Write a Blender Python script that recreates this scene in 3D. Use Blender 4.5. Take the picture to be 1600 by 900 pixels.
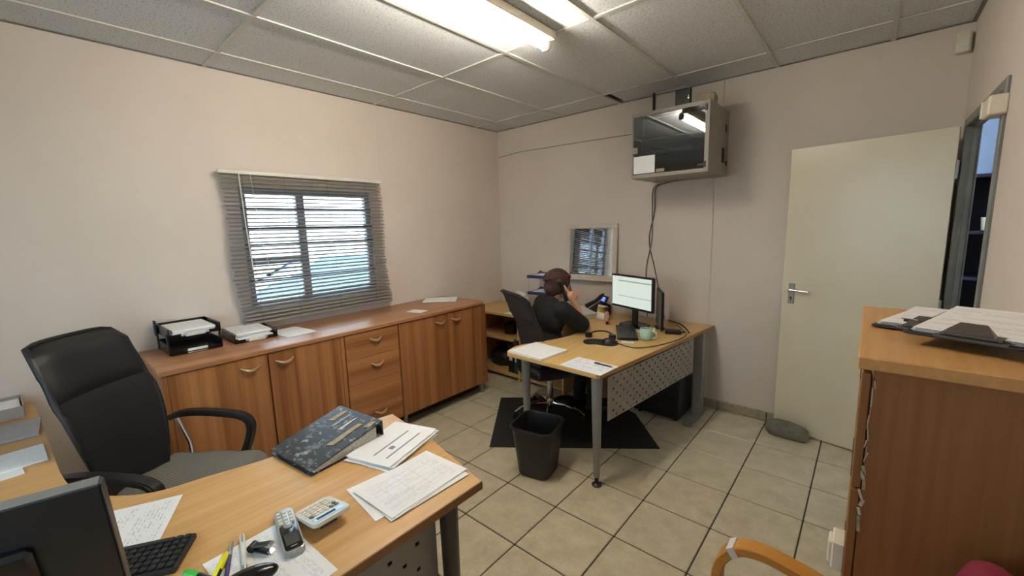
import bpy, bmesh, math, random
from mathutils import Vector, Matrix, Euler, noise
random.seed(7)
for o in list(bpy.data.objects): bpy.data.objects.remove(o)
S = bpy.context.scene
C = S.collection
PI = math.pi

# ------------------------------------------------------------------ camera
F_PX, YAW, PITCH, ROLL, CAM_H = 645.325, 0.71548, 0.14687, 0.0284, 1.6
_f = Vector((-math.sin(YAW)*math.cos(PITCH), math.cos(YAW)*math.cos(PITCH), -math.sin(PITCH)))
_x0 = Vector((math.cos(YAW), math.sin(YAW), 0)); _d0 = _f.cross(_x0)
_x = math.cos(ROLL)*_x0 + math.sin(ROLL)*_d0
_d = -math.sin(ROLL)*_x0 + math.cos(ROLL)*_d0
cam = bpy.data.objects.new('camera', bpy.data.cameras.new('camera'))
C.objects.link(cam)
cam.data.sensor_width = 36.0; cam.data.lens = F_PX/1600*36; cam.data.clip_start = 0.02
cam.matrix_world = Matrix(((_x.x, -_d.x, -_f.x, 0), (_x.y, -_d.y, -_f.y, 0), (_x.z, -_d.z, -_f.z, CAM_H), (0, 0, 0, 1)))
S.camera = cam

# ------------------------------------------------------------------ world, light, exposure
W = bpy.data.worlds.new('sky'); S.world = W; W.use_nodes = True
W.node_tree.nodes['Background'].inputs[0].default_value = (0.70, 0.85, 1.0, 1)
W.node_tree.nodes['Background'].inputs[1].default_value = 5.0
TUBE_STRENGTH = 57.0
S.view_settings.view_transform = 'Standard'; S.view_settings.look = 'None'
S.view_settings.gamma = 1.0; S.view_settings.use_curve_mapping = False
S.view_settings.exposure = 1.36

# ------------------------------------------------------------------ helpers
def srgb(r, g, b):
    f = lambda c: (c/255/12.92) if c/255 <= 0.04045 else ((c/255+0.055)/1.055)**2.4
    return (f(r), f(g), f(b), 1)

class MB:
    def __init__(s): s.bm = bmesh.new()
    def box(s, c, d, rz=0, bev=0, rot=None, seg=1):
        R = (rot if rot is not None else Matrix.Rotation(rz, 4, 'Z'))
        m = Matrix.Translation(c) @ R.to_4x4() @ Matrix.Diagonal((d[0], d[1], d[2], 1))
        v = bmesh.ops.create_cube(s.bm, size=1, matrix=m)['verts']
        if bev:
            e = {x for q in v for x in q.link_edges}
            bmesh.ops.bevel(s.bm, geom=list(e), offset=min(bev, min(d)*.45), segments=seg, affect='EDGES', profile=.5)
        return s
    def bx(s, x0, x1, y0, y1, z0, z1, bev=0, seg=1):
        return s.box(((x0+x1)/2, (y0+y1)/2, (z0+z1)/2), (abs(x1-x0), abs(y1-y0), abs(z1-z0)), 0, bev, None, seg)
    def cyl(s, p0, p1, r0, r1=None, n=16):
        p0, p1 = Vector(p0), Vector(p1); r1 = r0 if r1 is None else r1
        d = p1-p0; q = Vector((0, 0, 1)).rotation_difference(d.normalized()).to_matrix().to_4x4()
        bmesh.ops.create_cone(s.bm, cap_ends=True, segments=n, radius1=r0, radius2=r1, depth=d.length,
                              matrix=Matrix.Translation((p0+p1)/2) @ q)
        return s
    def sph(s, c, r, u=16, v=10, rot=None):
        r = (r, r, r) if not hasattr(r, '__len__') else r
        m = Matrix.Translation(c) @ (rot.to_4x4() if rot is not None else Matrix()) @ Matrix.Diagonal((*r, 1))
        bmesh.ops.create_uvsphere(s.bm, u_segments=u, v_segments=v, radius=1, matrix=m)
        return s
    def cap(s, p0, p1, r0, r1=None, n=12):
        r1 = r0 if r1 is None else r1
        s.cyl(p0, p1, r0, r1, n); s.sph(p0, r0, n, 8); s.sph(p1, r1, n, 8)
        return s
    def prism(s, poly, z0, z1, bev=0):
        a = sum(poly[i][0]*poly[(i+1) % len(poly)][1]-poly[(i+1) % len(poly)][0]*poly[i][1] for i in range(len(poly)))
        if a < 0: poly = poly[::-1]
        b = [s.bm.verts.new((x, y, z0)) for x, y in poly]; t = [s.bm.verts.new((x, y, z1)) for x, y in poly]
        n = len(poly); s.bm.faces.new(b[::-1]); s.bm.faces.new(t)
        for i in range(n): s.bm.faces.new((b[i], b[(i+1) % n], t[(i+1) % n], t[i]))
        if bev:
            e = [x for q in b+t for x in q.link_edges if (x.verts[0] in b) == (x.verts[1] in b)]
            bmesh.ops.bevel(s.bm, geom=list(set(e)), offset=bev, segments=2, affect='EDGES', profile=.5)
        return s
    def tube(s, pts, r, n=8, closed=False, flat=None):
        pts = [Vector(p) for p in pts]; rings = []; up = None; N = len(pts)
        for i, p in enumerate(pts):
            if closed: t = (pts[(i+1) % N]-pts[i-1])
            else: t = pts[min(i+1, N-1)]-pts[max(i-1, 0)]
            t.normalize()
            if up is None:
                up = Vector((0, 0, 1)) if abs(t.z) < .9 else Vector((1, 0, 0))
            up = (up - t*up.dot(t)).normalized(); sd = t.cross(up)
            rr = r[i] if hasattr(r, '__len__') else r
            a, b = (rr, rr) if flat is None else flat
            rings.append([s.bm.verts.new(p+sd*(a*math.cos(2*PI*k/n))+up*(b*math.sin(2*PI*k/n))) for k in range(n)])
        for i in range(N if closed else N-1):
            A, B = rings[i], rings[(i+1) % N]
            for k in range(n): s.bm.faces.new((A[k], A[(k+1) % n], B[(k+1) % n], B[k]))
        if not closed: s.bm.faces.new(rings[0][::-1]); s.bm.faces.new(rings[-1])
        return s
    def strip(s, pts, half_w, half_t, side):
        """rectangular section swept along pts; side = width direction"""
        pts = [Vector(p) for p in pts]; side = Vector(side).normalized(); rings = []
        for i, p in enumerate(pts):
            t = (pts[min(i+1, len(pts)-1)]-pts[max(i-1, 0)]).normalized(); nrm = t.cross(side).normalized()
            rings.append([s.bm.verts.new(p+side*a*half_w+nrm*b*half_t) for a, b in ((-1, -1), (1, -1), (1, 1), (-1, 1))])
        for A, B in zip(rings, rings[1:]):
            for k in range(4): s.bm.faces.new((A[k], A[(k+1) % 4], B[(k+1) % 4], B[k]))
        s.bm.faces.new(rings[0][::-1]); s.bm.faces.new(rings[-1])
        return s
    def lathe(s, prof, c=(0, 0, 0), n=24):
        rings = [[s.bm.verts.new((c[0]+r*math.cos(2*PI*k/n), c[1]+r*math.sin(2*PI*k/n), c[2]+z)) for k in range(n)] for r, z in prof]
        for A, B in zip(rings, rings[1:]):
            for k in range(n): s.bm.faces.new((A[k], A[(k+1) % n], B[(k+1) % n], B[k]))
        s.bm.faces.new(rings[0][::-1]); s.bm.faces.new(rings[-1])
        return s
    def grid(s, fn, nu, nv, thick=None):
        """sheet from fn(u,v), u,v in 0..1; thick = closed slab along normals"""
        P = [[Vector(fn(i/nu, j/nv)) for j in range(nv+1)] for i in range(nu+1)]
        V = [[s.bm.verts.new(p) for p in row] for row in P]
        fs = [s.bm.faces.new((V[i][j], V[i+1][j], V[i+1][j+1], V[i][j+1])) for i in range(nu) for j in range(nv)]
        if thick:
            s.bm.normal_update()
            bmesh.ops.solidify(s.bm, geom=fs, thickness=thick)
        return s
    def build(s, name, mat, parent=None, smooth=35, loc=None):
        bmesh.ops.recalc_face_normals(s.bm, faces=s.bm.faces)
        me = bpy.data.meshes.new(name); s.bm.to_mesh(me); s.bm.free()
        if smooth:
            for p in me.polygons: p.use_smooth = True
            me.set_sharp_from_angle(angle=math.radians(smooth))
        if mat: me.materials.append(mat)
        return link(name, me, parent, loc)

def link(name, me, parent=None, loc=None, rot=None):
    o = bpy.data.objects.new(name, me); C.objects.link(o)
    if parent: o.parent = parent
    if loc: o.location = loc
    if rot: o.rotation_euler = rot
    return o
def tag(o, label, cat, group=None):
    o['label'] = label; o['category'] = cat
    if group: o['group'] = group
    return o
def thing(name, label, cat, loc=(0, 0, 0), rz=0, group=None):
    o = bpy.data.objects.new(name, None); C.objects.link(o); o.empty_display_size = .1
    o.location = loc; o.rotation_euler = (0, 0, rz)
    return tag(o, label, cat, group)
def struct(o): o['kind'] = 'structure'; return o
def place(o, loc, rz=0, rx=0, ry=0): o.location = loc; o.rotation_euler = (rx, ry, rz); return o
def rpoly(w, h, r, n=5):
    out = []
    for cx, cy, a0 in ((w/2-r, h/2-r, 0), (-w/2+r, h/2-r, 90), (-w/2+r, -h/2+r, 180), (w/2-r, -h/2+r, 270)):
        for k in range(n+1):
            a = math.radians(a0+90*k/n); out.append((cx+r*math.cos(a), cy+r*math.sin(a)))
    return out
def smooth_poly(pts, n=6):
    """open Catmull-Rom through pts"""
    P = [Vector((*p, 0)) if len(p) == 2 else Vector(p) for p in pts]; out = []
    for i in range(len(P)-1):
        a, b, c, d = P[max(i-1, 0)], P[i], P[i+1], P[min(i+2, len(P)-1)]
        for k in range(n):
            t = k/n
            out.append(.5*((2*b)+(c-a)*t+(2*a-5*b+4*c-d)*t*t+(3*b-a-3*c+d)*t**3))
    out.append(P[-1]); return out

# ------------------------------------------------------------------ materials
class N:
    def __init__(s, name):
        s.m = bpy.data.materials.new(name); s.m.use_nodes = True; s.t = s.m.node_tree; s.b = s.t.nodes['Principled BSDF']
    def n(s, typ, **kw):
        q = s.t.nodes.new(typ)
        for k, v in kw.items():
            if k.startswith('i_'):
                key = k[2:]; q.inputs[int(key) if key.isdigit() else key.replace('_', ' ')].default_value = v
            else: setattr(q, k, v)
        return q
    def l(s, a, b): s.t.links.new(a, b)
    def coord(s, kind='Object', scale=(1, 1, 1), rot=(0, 0, 0)):
        tc = s.n('ShaderNodeTexCoord'); mp = s.n('ShaderNodeMapping'); mp.inputs['Scale'].default_value = scale
        mp.inputs['Rotation'].default_value = rot
        s.l(tc.outputs[kind], mp.inputs[0]); return mp.outputs[0]
    def math(s, op, a, b=None, c=None):
        q = s.n('ShaderNodeMath', operation=op)
        for i, v in enumerate((a, b, c)):
            if v is None: continue
            if isinstance(v, (int, float)): q.inputs[i].default_value = v
            else: s.l(v, q.inputs[i])
        return q.outputs[0]
    def mix(s, fac, a, b):
        q = s.n('ShaderNodeMix', data_type='RGBA')
        for i, v in ((0, fac), (6, a), (7, b)):
            if isinstance(v, (int, float)): q.inputs[i].default_value = v
            elif isinstance(v, tuple): q.inputs[i].default_value = v
            else: s.l(v, q.inputs[i])
        return q.outputs[2]
    def noise(s, vec, scale, detail=4, rough=.5):
        q = s.n('ShaderNodeTexNoise'); q.inputs['Scale'].default_value = scale; q.inputs['Detail'].default_value = detail
        q.inputs['Roughness'].default_value = rough
        if vec is not None: s.l(vec, q.inputs['Vector'])
        return q.outputs['Fac']
    def ramp(s, v, lo, hi, a, b):
        q = s.n('ShaderNodeValToRGB'); e = q.color_ramp.elements
        e[0].position, e[0].color = lo, a; e[1].position, e[1].color = hi, b; s.l(v, q.inputs[0]); return q.outputs[0]
    def bump(s, h, strength=.2, dist=.01):
        q = s.n('ShaderNodeBump'); q.inputs['Strength'].default_value = strength; q.inputs['Distance'].default_value = dist
        s.l(h, q.inputs['Height']); s.l(q.outputs[0], s.b.inputs['Normal'])
    def base(s, v):
        if isinstance(v, tuple): s.b.inputs['Base Color'].default_value = v
        else: s.l(v, s.b.inputs['Base Color'])
        return s
    def set(s, **kw):
        for k, v in kw.items(): s.b.inputs[k.replace('_', ' ')].default_value = v
        return s
BW = ((0, 0, 0, 1), (1, 1, 1, 1))
def plain(name, col, rough=.5, metal=0, vary=.06, scale=18, bump=0, **kw):
    k = N(name); nz = k.noise(k.coord(), scale, 3)
    d = tuple(max(0, c*(1-vary)) for c in col[:3])+(1,); u = tuple(min(1, c*(1+vary)) for c in col[:3])+(1,)
    k.base(k.ramp(nz, .3, .7, d, u)); k.set(Roughness=rough, Metallic=metal, **kw)
    if bump: k.bump(k.noise(k.coord(), scale*8, 3), bump, .002)
    return k.m
def wood(name, dark, light, axis=2, fine=60, band=9, band_amt=.5, rough=.42, contrast=(.3, .7)):
    k = N(name); sc = [fine]*3; sc[axis] = 1.6; sb = [band]*3; sb[axis] = .25
    g = k.noise(k.coord(scale=tuple(sc)), 1, 5, .6); b = k.noise(k.coord(scale=tuple(sb)), 1, 2, .5)
    f = k.math('ADD', k.math('MULTIPLY', g, 1-band_amt), k.math('MULTIPLY', b, band_amt))
    k.base(k.ramp(f, contrast[0], contrast[1], dark, light)); k.set(Roughness=rough); k.bump(g, .04, .001); return k.m
def emit(name, col, strength):
    k = N(name); k.base(col); k.set(Emission_Color=col, Emission_Strength=strength); return k.m
def glass(name, tint=(.9, .95, .95, 1), refl=.08, rough=.02):
    k = N(name); t = k.t; out = t.nodes['Material Output']
    tr = k.n('ShaderNodeBsdfTransparent'); tr.inputs[0].default_value = tint
    gl = k.n('ShaderNodeBsdfGlossy'); gl.inputs['Roughness'].default_value = rough
    fr = k.n('ShaderNodeFresnel'); fr.inputs[0].default_value = 1.5
    f = k.math('ADD', fr.outputs[0], refl)
    mx = k.n('ShaderNodeMixShader'); k.l(f, mx.inputs[0]); k.l(tr.outputs[0], mx.inputs[1]); k.l(gl.outputs[0], mx.inputs[2])
    k.l(mx.outputs[0], out.inputs[0]); return k.m
def paper(name, rows=44, amt=.40, ink=(.12, .12, .14, 1), white=(.87, .87, .87, 1), words=26, thr=.47, table=False, seed=0., hand=False, bars=()):
    k = N(name); tc = k.n('ShaderNodeTexCoord'); sp = k.n('ShaderNodeSeparateXYZ'); k.l(tc.outputs['Generated'], sp.inputs[0])
    u, v = sp.outputs[0], sp.outputs[1]
    vr = k.math('MULTIPLY', v, rows); row = k.math('FLOOR', vr); fr = k.math('FRACT', vr)
    cb = k.n('ShaderNodeCombineXYZ'); k.l(k.math('MULTIPLY', u, words), cb.inputs[0]); k.l(k.math('MULTIPLY', row, 3.7), cb.inputs[1]); cb.inputs[2].default_value = seed
    if hand: k.l(k.math('MULTIPLY', fr, 1.2), cb.inputs[2])
    w = k.noise(cb.outputs[0], 1, 2, .7)
    para = k.n('ShaderNodeCombineXYZ'); k.l(k.math('MULTIPLY', u, 1.5), para.inputs[0]); k.l(k.math('MULTIPLY', row, .33), para.inputs[1]); para.inputs[2].default_value = seed+4
    pm = k.math('GREATER_THAN', k.noise(para.outputs[0], 1, 1), .50)
    m = k.math('MULTIPLY', k.math('GREATER_THAN', w, thr), k.math('LESS_THAN', fr, .45)); m = k.math('MULTIPLY', m, pm)
    for c in (u, v):
        m = k.math('MULTIPLY', m, k.math('GREATER_THAN', c, .07)); m = k.math('MULTIPLY', m, k.math('LESS_THAN', c, .93))
    if table:
        for c, q in ((u, 5.0), (v, 9.0)):
            ln = k.math('LESS_THAN', k.math('FRACT', k.math('MULTIPLY', c, q)), .045*q/9)
            inside = k.math('MULTIPLY', k.math('LESS_THAN', k.math('ABSOLUTE', k.math('SUBTRACT', v, .5)), .3), k.math('LESS_THAN', k.math('ABSOLUTE', k.math('SUBTRACT', u, .5)), .42))
            m = k.math('MAXIMUM', m, k.math('MULTIPLY', ln, inside))
    m = k.math('MULTIPLY', m, amt)
    for u0, u1, v0, v1 in bars:
        q = k.math('MULTIPLY', k.math('MULTIPLY', k.math('GREATER_THAN', u, u0), k.math('LESS_THAN', u, u1)), k.math('MULTIPLY', k.math('GREATER_THAN', v, v0), k.math('LESS_THAN', v, v1)))
        m = k.math('MAXIMUM', m, k.math('MULTIPLY', q, .85))
    k.base(k.mix(m, white, ink)); k.set(Roughness=.7); return k.m

# walls etc.
def wall_mat():
    k = N('painted_plaster'); c = k.coord()
    f = k.noise(c, 1.3, 4, .6); g = k.noise(c, 90, 4, .6)
    k.base(k.ramp(f, .3, .72, srgb(210, 197, 185), srgb(218, 206, 194))); k.set(Roughness=.62)
    k.bump(k.math('ADD', k.math('MULTIPLY', g, .3), k.noise(c, 14, 3)), .12, .01); return k.m
def ceil_mat():
    k = N('fissured_ceiling_board'); c = k.coord('Object'); oi = k.n('ShaderNodeObjectInfo')
    vo = k.noise(k.coord(scale=(75, 110, 90)), 1, 3, .65)
    pit = k.ramp(vo, .34, .44, (0, 0, 0, 1), (1, 1, 1, 1))
    base = k.mix(oi.outputs['Random'], srgb(216, 221, 224), srgb(224, 228, 230))
    k.base(k.mix(pit, srgb(146, 149, 150), base)); k.set(Roughness=.9); k.bump(pit, .35, .004); return k.m
def tile_mat():
    k = N('beige_ceramic_tile'); oi = k.n('ShaderNodeObjectInfo'); tc = k.n('ShaderNodeTexCoord')
    ad = k.n('ShaderNodeVectorMath', operation='ADD'); cb = k.n('ShaderNodeCombineXYZ')
    k.l(k.math('MULTIPLY', oi.outputs['Random'], 37), cb.inputs[0]); k.l(tc.outputs['Object'], ad.inputs[0]); k.l(cb.outputs[0], ad.inputs[1])
    f = k.noise(ad.outputs[0], 9, 6, .65); g = k.noise(ad.outputs[0], 60, 3, .6)
    col = k.ramp(k.math('ADD', k.math('MULTIPLY', f, .75), k.math('MULTIPLY', g, .25)), .32, .68, srgb(176, 164, 136), srgb(212, 201, 174))
    k.base(k.mix(k.math('MULTIPLY', oi.outputs['Random'], .25), col, srgb(184, 172, 148))); k.set(Roughness=.38); k.bump(f, .05, .003); return k.m
M = {}
M['wall'] = wall_mat(); M['ceil'] = ceil_mat(); M['tile'] = tile_mat()
M['grout'] = plain('dark_grout', srgb(62, 52, 42), .9)
M['tbar'] = plain('white_grid_bar', srgb(208, 207, 202), .5)
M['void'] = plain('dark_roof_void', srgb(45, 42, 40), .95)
M['skirt'] = plain('skirting_tile', srgb(158, 146, 122), .5, vary=.2, scale=30)
M['cred'] = wood('credenza_veneer_vertical', srgb(126, 74, 37), srgb(184, 126, 76), 2, 70, 14, .7, .38, (.33, .67))
M['cred_h'] = wood('credenza_veneer_horizontal', srgb(132, 80, 42), srgb(186, 128, 78), 1, 70, 14, .65, .38, (.33, .67))
M['cred_top'] = wood('credenza_top_veneer', srgb(150, 98, 62), srgb(190, 138, 96), 1, 60, 12, .5, .33)
M['oak'] = wood('desk_oak', srgb(190, 142, 82), srgb(216, 172, 112), 1, 55, 8, .35, .4)
M['oak2'] = wood('pale_oak', srgb(196, 156, 90), srgb(220, 182, 118), 1, 55, 8, .35, .36)
M['oak_x'] = wood('return_oak', srgb(190, 150, 92), srgb(214, 176, 118), 0, 55, 8, .35, .42)
M['edge'] = plain('brown_edge_band', srgb(140, 98, 58), .5)
M['edge2'] = plain('tan_edge_band', srgb(176, 134, 80), .5)
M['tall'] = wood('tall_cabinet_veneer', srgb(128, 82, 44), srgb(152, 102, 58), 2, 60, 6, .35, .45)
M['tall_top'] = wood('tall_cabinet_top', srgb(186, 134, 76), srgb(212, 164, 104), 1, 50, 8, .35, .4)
M['chip'] = plain('chipped_white_board', srgb(190, 176, 154), .9, vary=.25, scale=60)
M['bent'] = wood('bentwood_beech', srgb(176, 116, 46), srgb(206, 146, 66), 0, 60, 10, .35, .3)
M['black'] = plain('black_plastic', srgb(22, 22, 24), .42)
M['black_g'] = plain('glossy_black_plastic', srgb(14, 14, 16), .18)
M['black_s'] = plain('black_satin_bin', srgb(24, 24, 25), .36)
M['mesh'] = plain('black_mesh_fabric', srgb(16, 16, 19), .75, bump=.4, scale=60)
M['leather'] = plain('black_leatherette', srgb(22, 22, 25), .5, bump=.15, scale=40)
M['brownback'] = plain('dark_brown_chair_fabric', srgb(40, 32, 29), .75, bump=.3, scale=50)
M['rubber'] = plain('black_rubber', srgb(26, 26, 27), .7, bump=.2, scale=30)
M['grey_m'] = plain('grey_powder_coat', srgb(142, 140, 136), .42, .3)
M['grey_d'] = plain('dark_grey_metal', srgb(82, 80, 78), .4, .4)
M['panel'] = plain('grey_perforated_steel', srgb(150, 145, 136), .45, .2)
M['chrome'] = plain('chrome', srgb(205, 205, 208), .12, 1)
M['alu'] = plain('brushed_aluminium', srgb(178, 176, 172), .3, .9)
M['brass'] = plain('bronze_handle', srgb(206, 172, 132), .3, .6)
M['door'] = plain('cream_door_paint', srgb(220, 209, 182), .27, vary=.03, scale=3)
M['frame_g'] = plain('grey_steel_frame', srgb(120, 120, 116), .4, .2, vary=.15, scale=6)
M['white'] = plain('white_plastic', srgb(218, 214, 204), .4)
M['cream'] = plain('cream_plastic', srgb(222, 212, 192), .45)
M['offwhite'] = plain('off_white_frame_paint', srgb(206, 194, 178), .5)
M['mirror'] = plain('mirror_silver', (.86, .89, .92, 1), .015, 1, vary=.01)
M['glass'] = glass('window_glass')
M['rackglass'] = glass('smoked_rack_glass', (.42, .45, .48, 1), .10, .01)
M['slat'] = plain('silver_blind_slat', srgb(150, 144, 136), .42, .35)
M['rack'] = plain('light_grey_rack_enamel', srgb(150, 144, 134), .45)
M['rack_in'] = plain('rack_interior', srgb(46, 48, 52), .6)
M['blue'] = plain('navy_tray_plastic', srgb(40, 52, 98), .4)
M['navy'] = plain('navy_paint', srgb(24, 30, 52), .6)
M['mint'] = plain('mint_ceramic', srgb(176, 206, 186), .25)
M['stone'] = plain('grey_stone', srgb(112, 108, 96), .85, vary=.25, scale=12, bump=.4)
M['pink'] = plain('crimson_upholstery', srgb(128, 28, 52), .85, bump=.3, scale=40)
M['skin'] = plain('skin', srgb(205, 152, 122), .5, vary=.05)
M['hair'] = wood('auburn_hair', srgb(30, 15, 12), srgb(82, 42, 32), 2, 110, 40, .4, .75)
M['shirt'] = plain('black_cotton', srgb(15, 15, 18), .85, bump=.2, scale=30)
M['trouser'] = plain('charcoal_trousers', srgb(24, 24, 28), .85)
M['yellow'] = plain('yellow_plastic', srgb(236, 228, 30), .35)
M['green'] = plain('green_plastic', srgb(70, 180, 62), .4)
M['purple'] = plain('purple_plastic', srgb(62, 44, 104), .35)
M['silver'] = plain('silver_plastic', srgb(168, 168, 164), .3, .5)
M['cable'] = plain('dark_cable', srgb(48, 40, 36), .6)
M['cable_g'] = plain('grey_cable', srgb(110, 104, 96), .6)
M['cord'] = plain('white_cord', srgb(200, 196, 188), .6)
M['bag'] = plain('white_bag', srgb(222, 220, 214), .5)
M['lblue'] = plain('blue_lcd', srgb(150, 196, 226), .25)
M['card'] = plain('brown_cardboard', srgb(160, 144, 116), .85, vary=.25, scale=50)
M['p_blank'] = plain('plain_paper', (.87, .87, .87, 1), .7, vary=.03)
M['p_text'] = paper('printed_page', 46, .30, seed=1)
M['p_text2'] = paper('printed_page_sparse', 40, .25, seed=5, thr=.52)
M['p_table'] = paper('printed_form', 50, .28, seed=9, table=True)
M['p_form'] = paper('printed_statement', 44, .2, seed=21, thr=.56, bars=((.14, .84, .22, .255), (.14, .84, .50, .535), (.34, .42, .34, .44)))
M['p_hand'] = paper('handwritten_note', 22, .42, words=30, thr=.53, seed=3, hand=True)
M['p_rows'] = paper('printed_list', 30, .35, (.25, .22, .25, 1), (.84, .82, .82, 1), 40, .42, seed=13)
M['p_blue'] = paper('blue_form_and_reflection', 22, .55, (.16, .24, .45, 1), (.82, .83, .85, 1), 22, .5, seed=17, table=True)  # order form print, reused for the reflection patch on the rack glass
M['p_edge'] = plain('stacked_paper_edges', srgb(196, 188, 172), .8, vary=.25, scale=120)
M['tube'] = emit('fluorescent_tube', (1.0, .91, .77, 1), TUBE_STRENGTH)

# ------------------------------------------------------------------ room shell
XL, XR, YB, YF, ZC = -3.36, .365, 3.68, -1.7, 2.686
WT, WR_ = .14, .05
T, GX, GY = .3657, -.8942, 1.413                     # floor tile pitch and a grid node
fl = struct(MB().bx(XL-WT, XR+WR_, YF-WT, YB+WT, -.06, -.004).build('floor', M['grout'], smooth=0))
cache = {}
def tile_piece(w, h):
    k = (round(w, 3), round(h, 3))
    if k not in cache:
        o = MB().bx(-w/2, w/2, -h/2, h/2, -.012, 0, .003)
        me = bpy.data.meshes.new('tile'); o.bm.to_mesh(me); o.bm.free(); me.materials.append(M['tile']); cache[k] = me
    return cache[k]
def cuts(a, b, g, p):
    i = math.ceil((a-g)/p-1e-6); out = [a]
    while g+i*p < b-.01:
        if g+i*p > a+.01: out.append(g+i*p)
        i += 1
    return out+[b]
xs, ys = cuts(XL, XR, GX, T), cuts(YF, YB, GY, T)
for x0, x1 in zip(xs, xs[1:]):
    for y0, y1 in zip(ys, ys[1:]):
        link('tile', tile_piece(x1-x0-.007, y1-y0-.007), fl, ((x0+x1)/2, (y0+y1)/2, 0))

# ceiling: dark void slab, boards and grid bars
ce = struct(MB().bx(XL-WT, XR+WT, YF-WT, YB+WT, ZC+.12, ZC+.18).build('ceiling', M['void'], smooth=0))
CW, CX, CY = .613, -3.049, .877
cxs, cys = cuts(XL, XR, CX, CW), cuts(YF, YB, CY, 2*CW)
for i, (x0, x1) in enumerate(zip(cxs, cxs[1:])):
    for j, (y0, y1) in enumerate(zip(cys, cys[1:])):
        w, h = x1-x0-.004, y1-y0-.004
        b = MB().bx(-w/2, w/2, -h/2, h/2, 0, .014)
        o = b.build('ceiling_board', M['ceil'], ce, 0, ((x0+x1)/2, (y0+y1)/2, ZC+.002))
        if j == len(cys)-2 and x0 < -1.75 < x1:        # the board that has slipped by the back wall
            o.location.x += .055; o.location.z += .016; o.rotation_euler = (0, -.04, .03)
for x in cxs[1:-1]: MB().bx(x-.012, x+.012, YF, YB, ZC-.007, ZC+.001, .001).build('grid_bar', M['tbar'], ce, 0)
for y in cys[1:-1]:
    for x0, x1 in zip(cxs, cxs[1:]):
        MB().bx(x0+.012, x1-.012, y-.012, y+.012, ZC-.006, ZC+.001, .001).build('grid_bar', M['tbar'], ce, 0)
for n_, a in (('l', (XL, XL+.018, YF, YB)), ('b', (XL, XR, YB-.018, YB)), ('r', (XR-.018, XR, YF, YB))):
    MB().bx(a[0], a[1], a[2], a[3], ZC-.003, ZC).build('edge_trim', M['frame_g'], ce, 0)

def wall_with_hole(name, axis, p0, p1, a0, a1, holes, mat, z1=ZC+.12):
    """wall slab between p0,p1 on axis ('x'/'y'), spanning a0..a1 on the other axis, with rectangular holes (b0,b1,z0,z1)"""
    m = MB()
    def put(b0, b1, z0, zt):
        if b1-b0 < 1e-4 or zt-z0 < 1e-4: return
        if axis == 'x': m.bx(p0, p1, b0, b1, z0, zt)
        else: m.bx(b0, b1, p0, p1, z0, zt)
    cur = a0
    for b0, b1, z0, zt in sorted(holes):
        put(cur, b0, -.05, z1); put(b0, b1, -.05, z0); put(b0, b1, zt, z1); cur = b1
    put(cur, a1, -.05, z1)
    return struct(m.build(name, mat, smooth=0))
WY0, WY1, WZ0, WZ1 = .99, 2.00, 1.06, 1.93             # window opening in the left wall
DY0, DY1, DZ = 2.57, 3.50, 2.10                        # door opening in the right wall
QY0, QY1, QZ0, QZ1 = -1.45, -.15, 1.0, 2.15           # second window, unseen behind the camera in the right wall, enlarged to add daylight
wl = wall_with_hole('wall_left', 'x', XL-WT, XL, YF-WT, YB+WT, [(WY0, WY1, WZ0, WZ1)], M['wall'])
wb = wall_with_hole('wall_back', 'y', YB, YB+WT, XL, XR+WR_, [], M['wall'])
wr = wall_with_hole('wall_right', 'x', XR, XR+WR_, YF-WT, YB, [(DY0, DY1, -.05, DZ), (QY0, QY1, QZ0, QZ1)], M['wall'])
wf = wall_with_hole('wall_front', 'y', YF-WT, YF, XL, XR, [(-2.3, -1.2, 1.0, 2.2)], M['wall'])  # opening for the added fill window
# hairline plaster crack down the left wall and surface trunking on the back wall
pts = [(XL+.001, 2.122+.006*math.sin(k*2.1)+.003*math.sin(k*5.3), ZC-k*.035) for k in range(19)]
MB().tube(pts, .0022, 5).build('plaster_ridge', M['wall'], wl)
# baseboard of cut tiles
bb = struct(MB().bx(XL, XR, YB-.006, YB, 0, .07).build('baseboard_back', M['grout'], smooth=0))
for x0, x1 in zip(xs, xs[1:]):
    MB().bx(x0+.003, x1-.003, YB-.014, YB-.004, .003, .078, .002).build('skirting_tile', M['skirt'], bb, 0)
tr1 = struct(MB().bx(-1.006, -.992, YB-.010, YB, .078, 1.96, .002).build('trim_1', M['wall'], smooth=0))
tr2 = struct(MB().bx(-.96, -.948, YB-.010, YB, 2.45, ZC, .002).build('trim_2', M['wall'], smooth=0))

# neighbouring room through the doorway, ceiling stopped short as an added gap for light
PX = XR+WR_
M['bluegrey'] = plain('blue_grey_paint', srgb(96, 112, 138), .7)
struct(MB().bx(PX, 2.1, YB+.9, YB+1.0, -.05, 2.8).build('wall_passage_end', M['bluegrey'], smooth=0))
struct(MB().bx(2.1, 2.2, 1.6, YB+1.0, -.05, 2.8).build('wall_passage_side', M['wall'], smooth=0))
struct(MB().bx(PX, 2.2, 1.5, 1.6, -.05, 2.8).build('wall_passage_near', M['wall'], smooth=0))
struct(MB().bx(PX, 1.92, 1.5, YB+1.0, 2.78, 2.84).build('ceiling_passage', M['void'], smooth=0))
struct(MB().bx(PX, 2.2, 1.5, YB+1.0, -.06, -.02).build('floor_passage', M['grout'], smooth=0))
sh = thing('passage_shelf', 'dark navy shelf unit in the passage beyond the doorway', 'shelf', (.47, 4.15, 0))
MB().bx(-.02, .0, -.16, .16, 0, 1.85).bx(.78, .8, -.16, .16, 0, 1.85).bx(0, .78, .14, .16, 0, 1.85).build('carcass', M['navy'], sh, 0)
for z in (.05, .45, .85, 1.17, 1.47, 1.83): MB().bx(0, .78, -.16, .14, z, z+.02).build('shelf_board', M['navy'], sh, 0)
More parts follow.
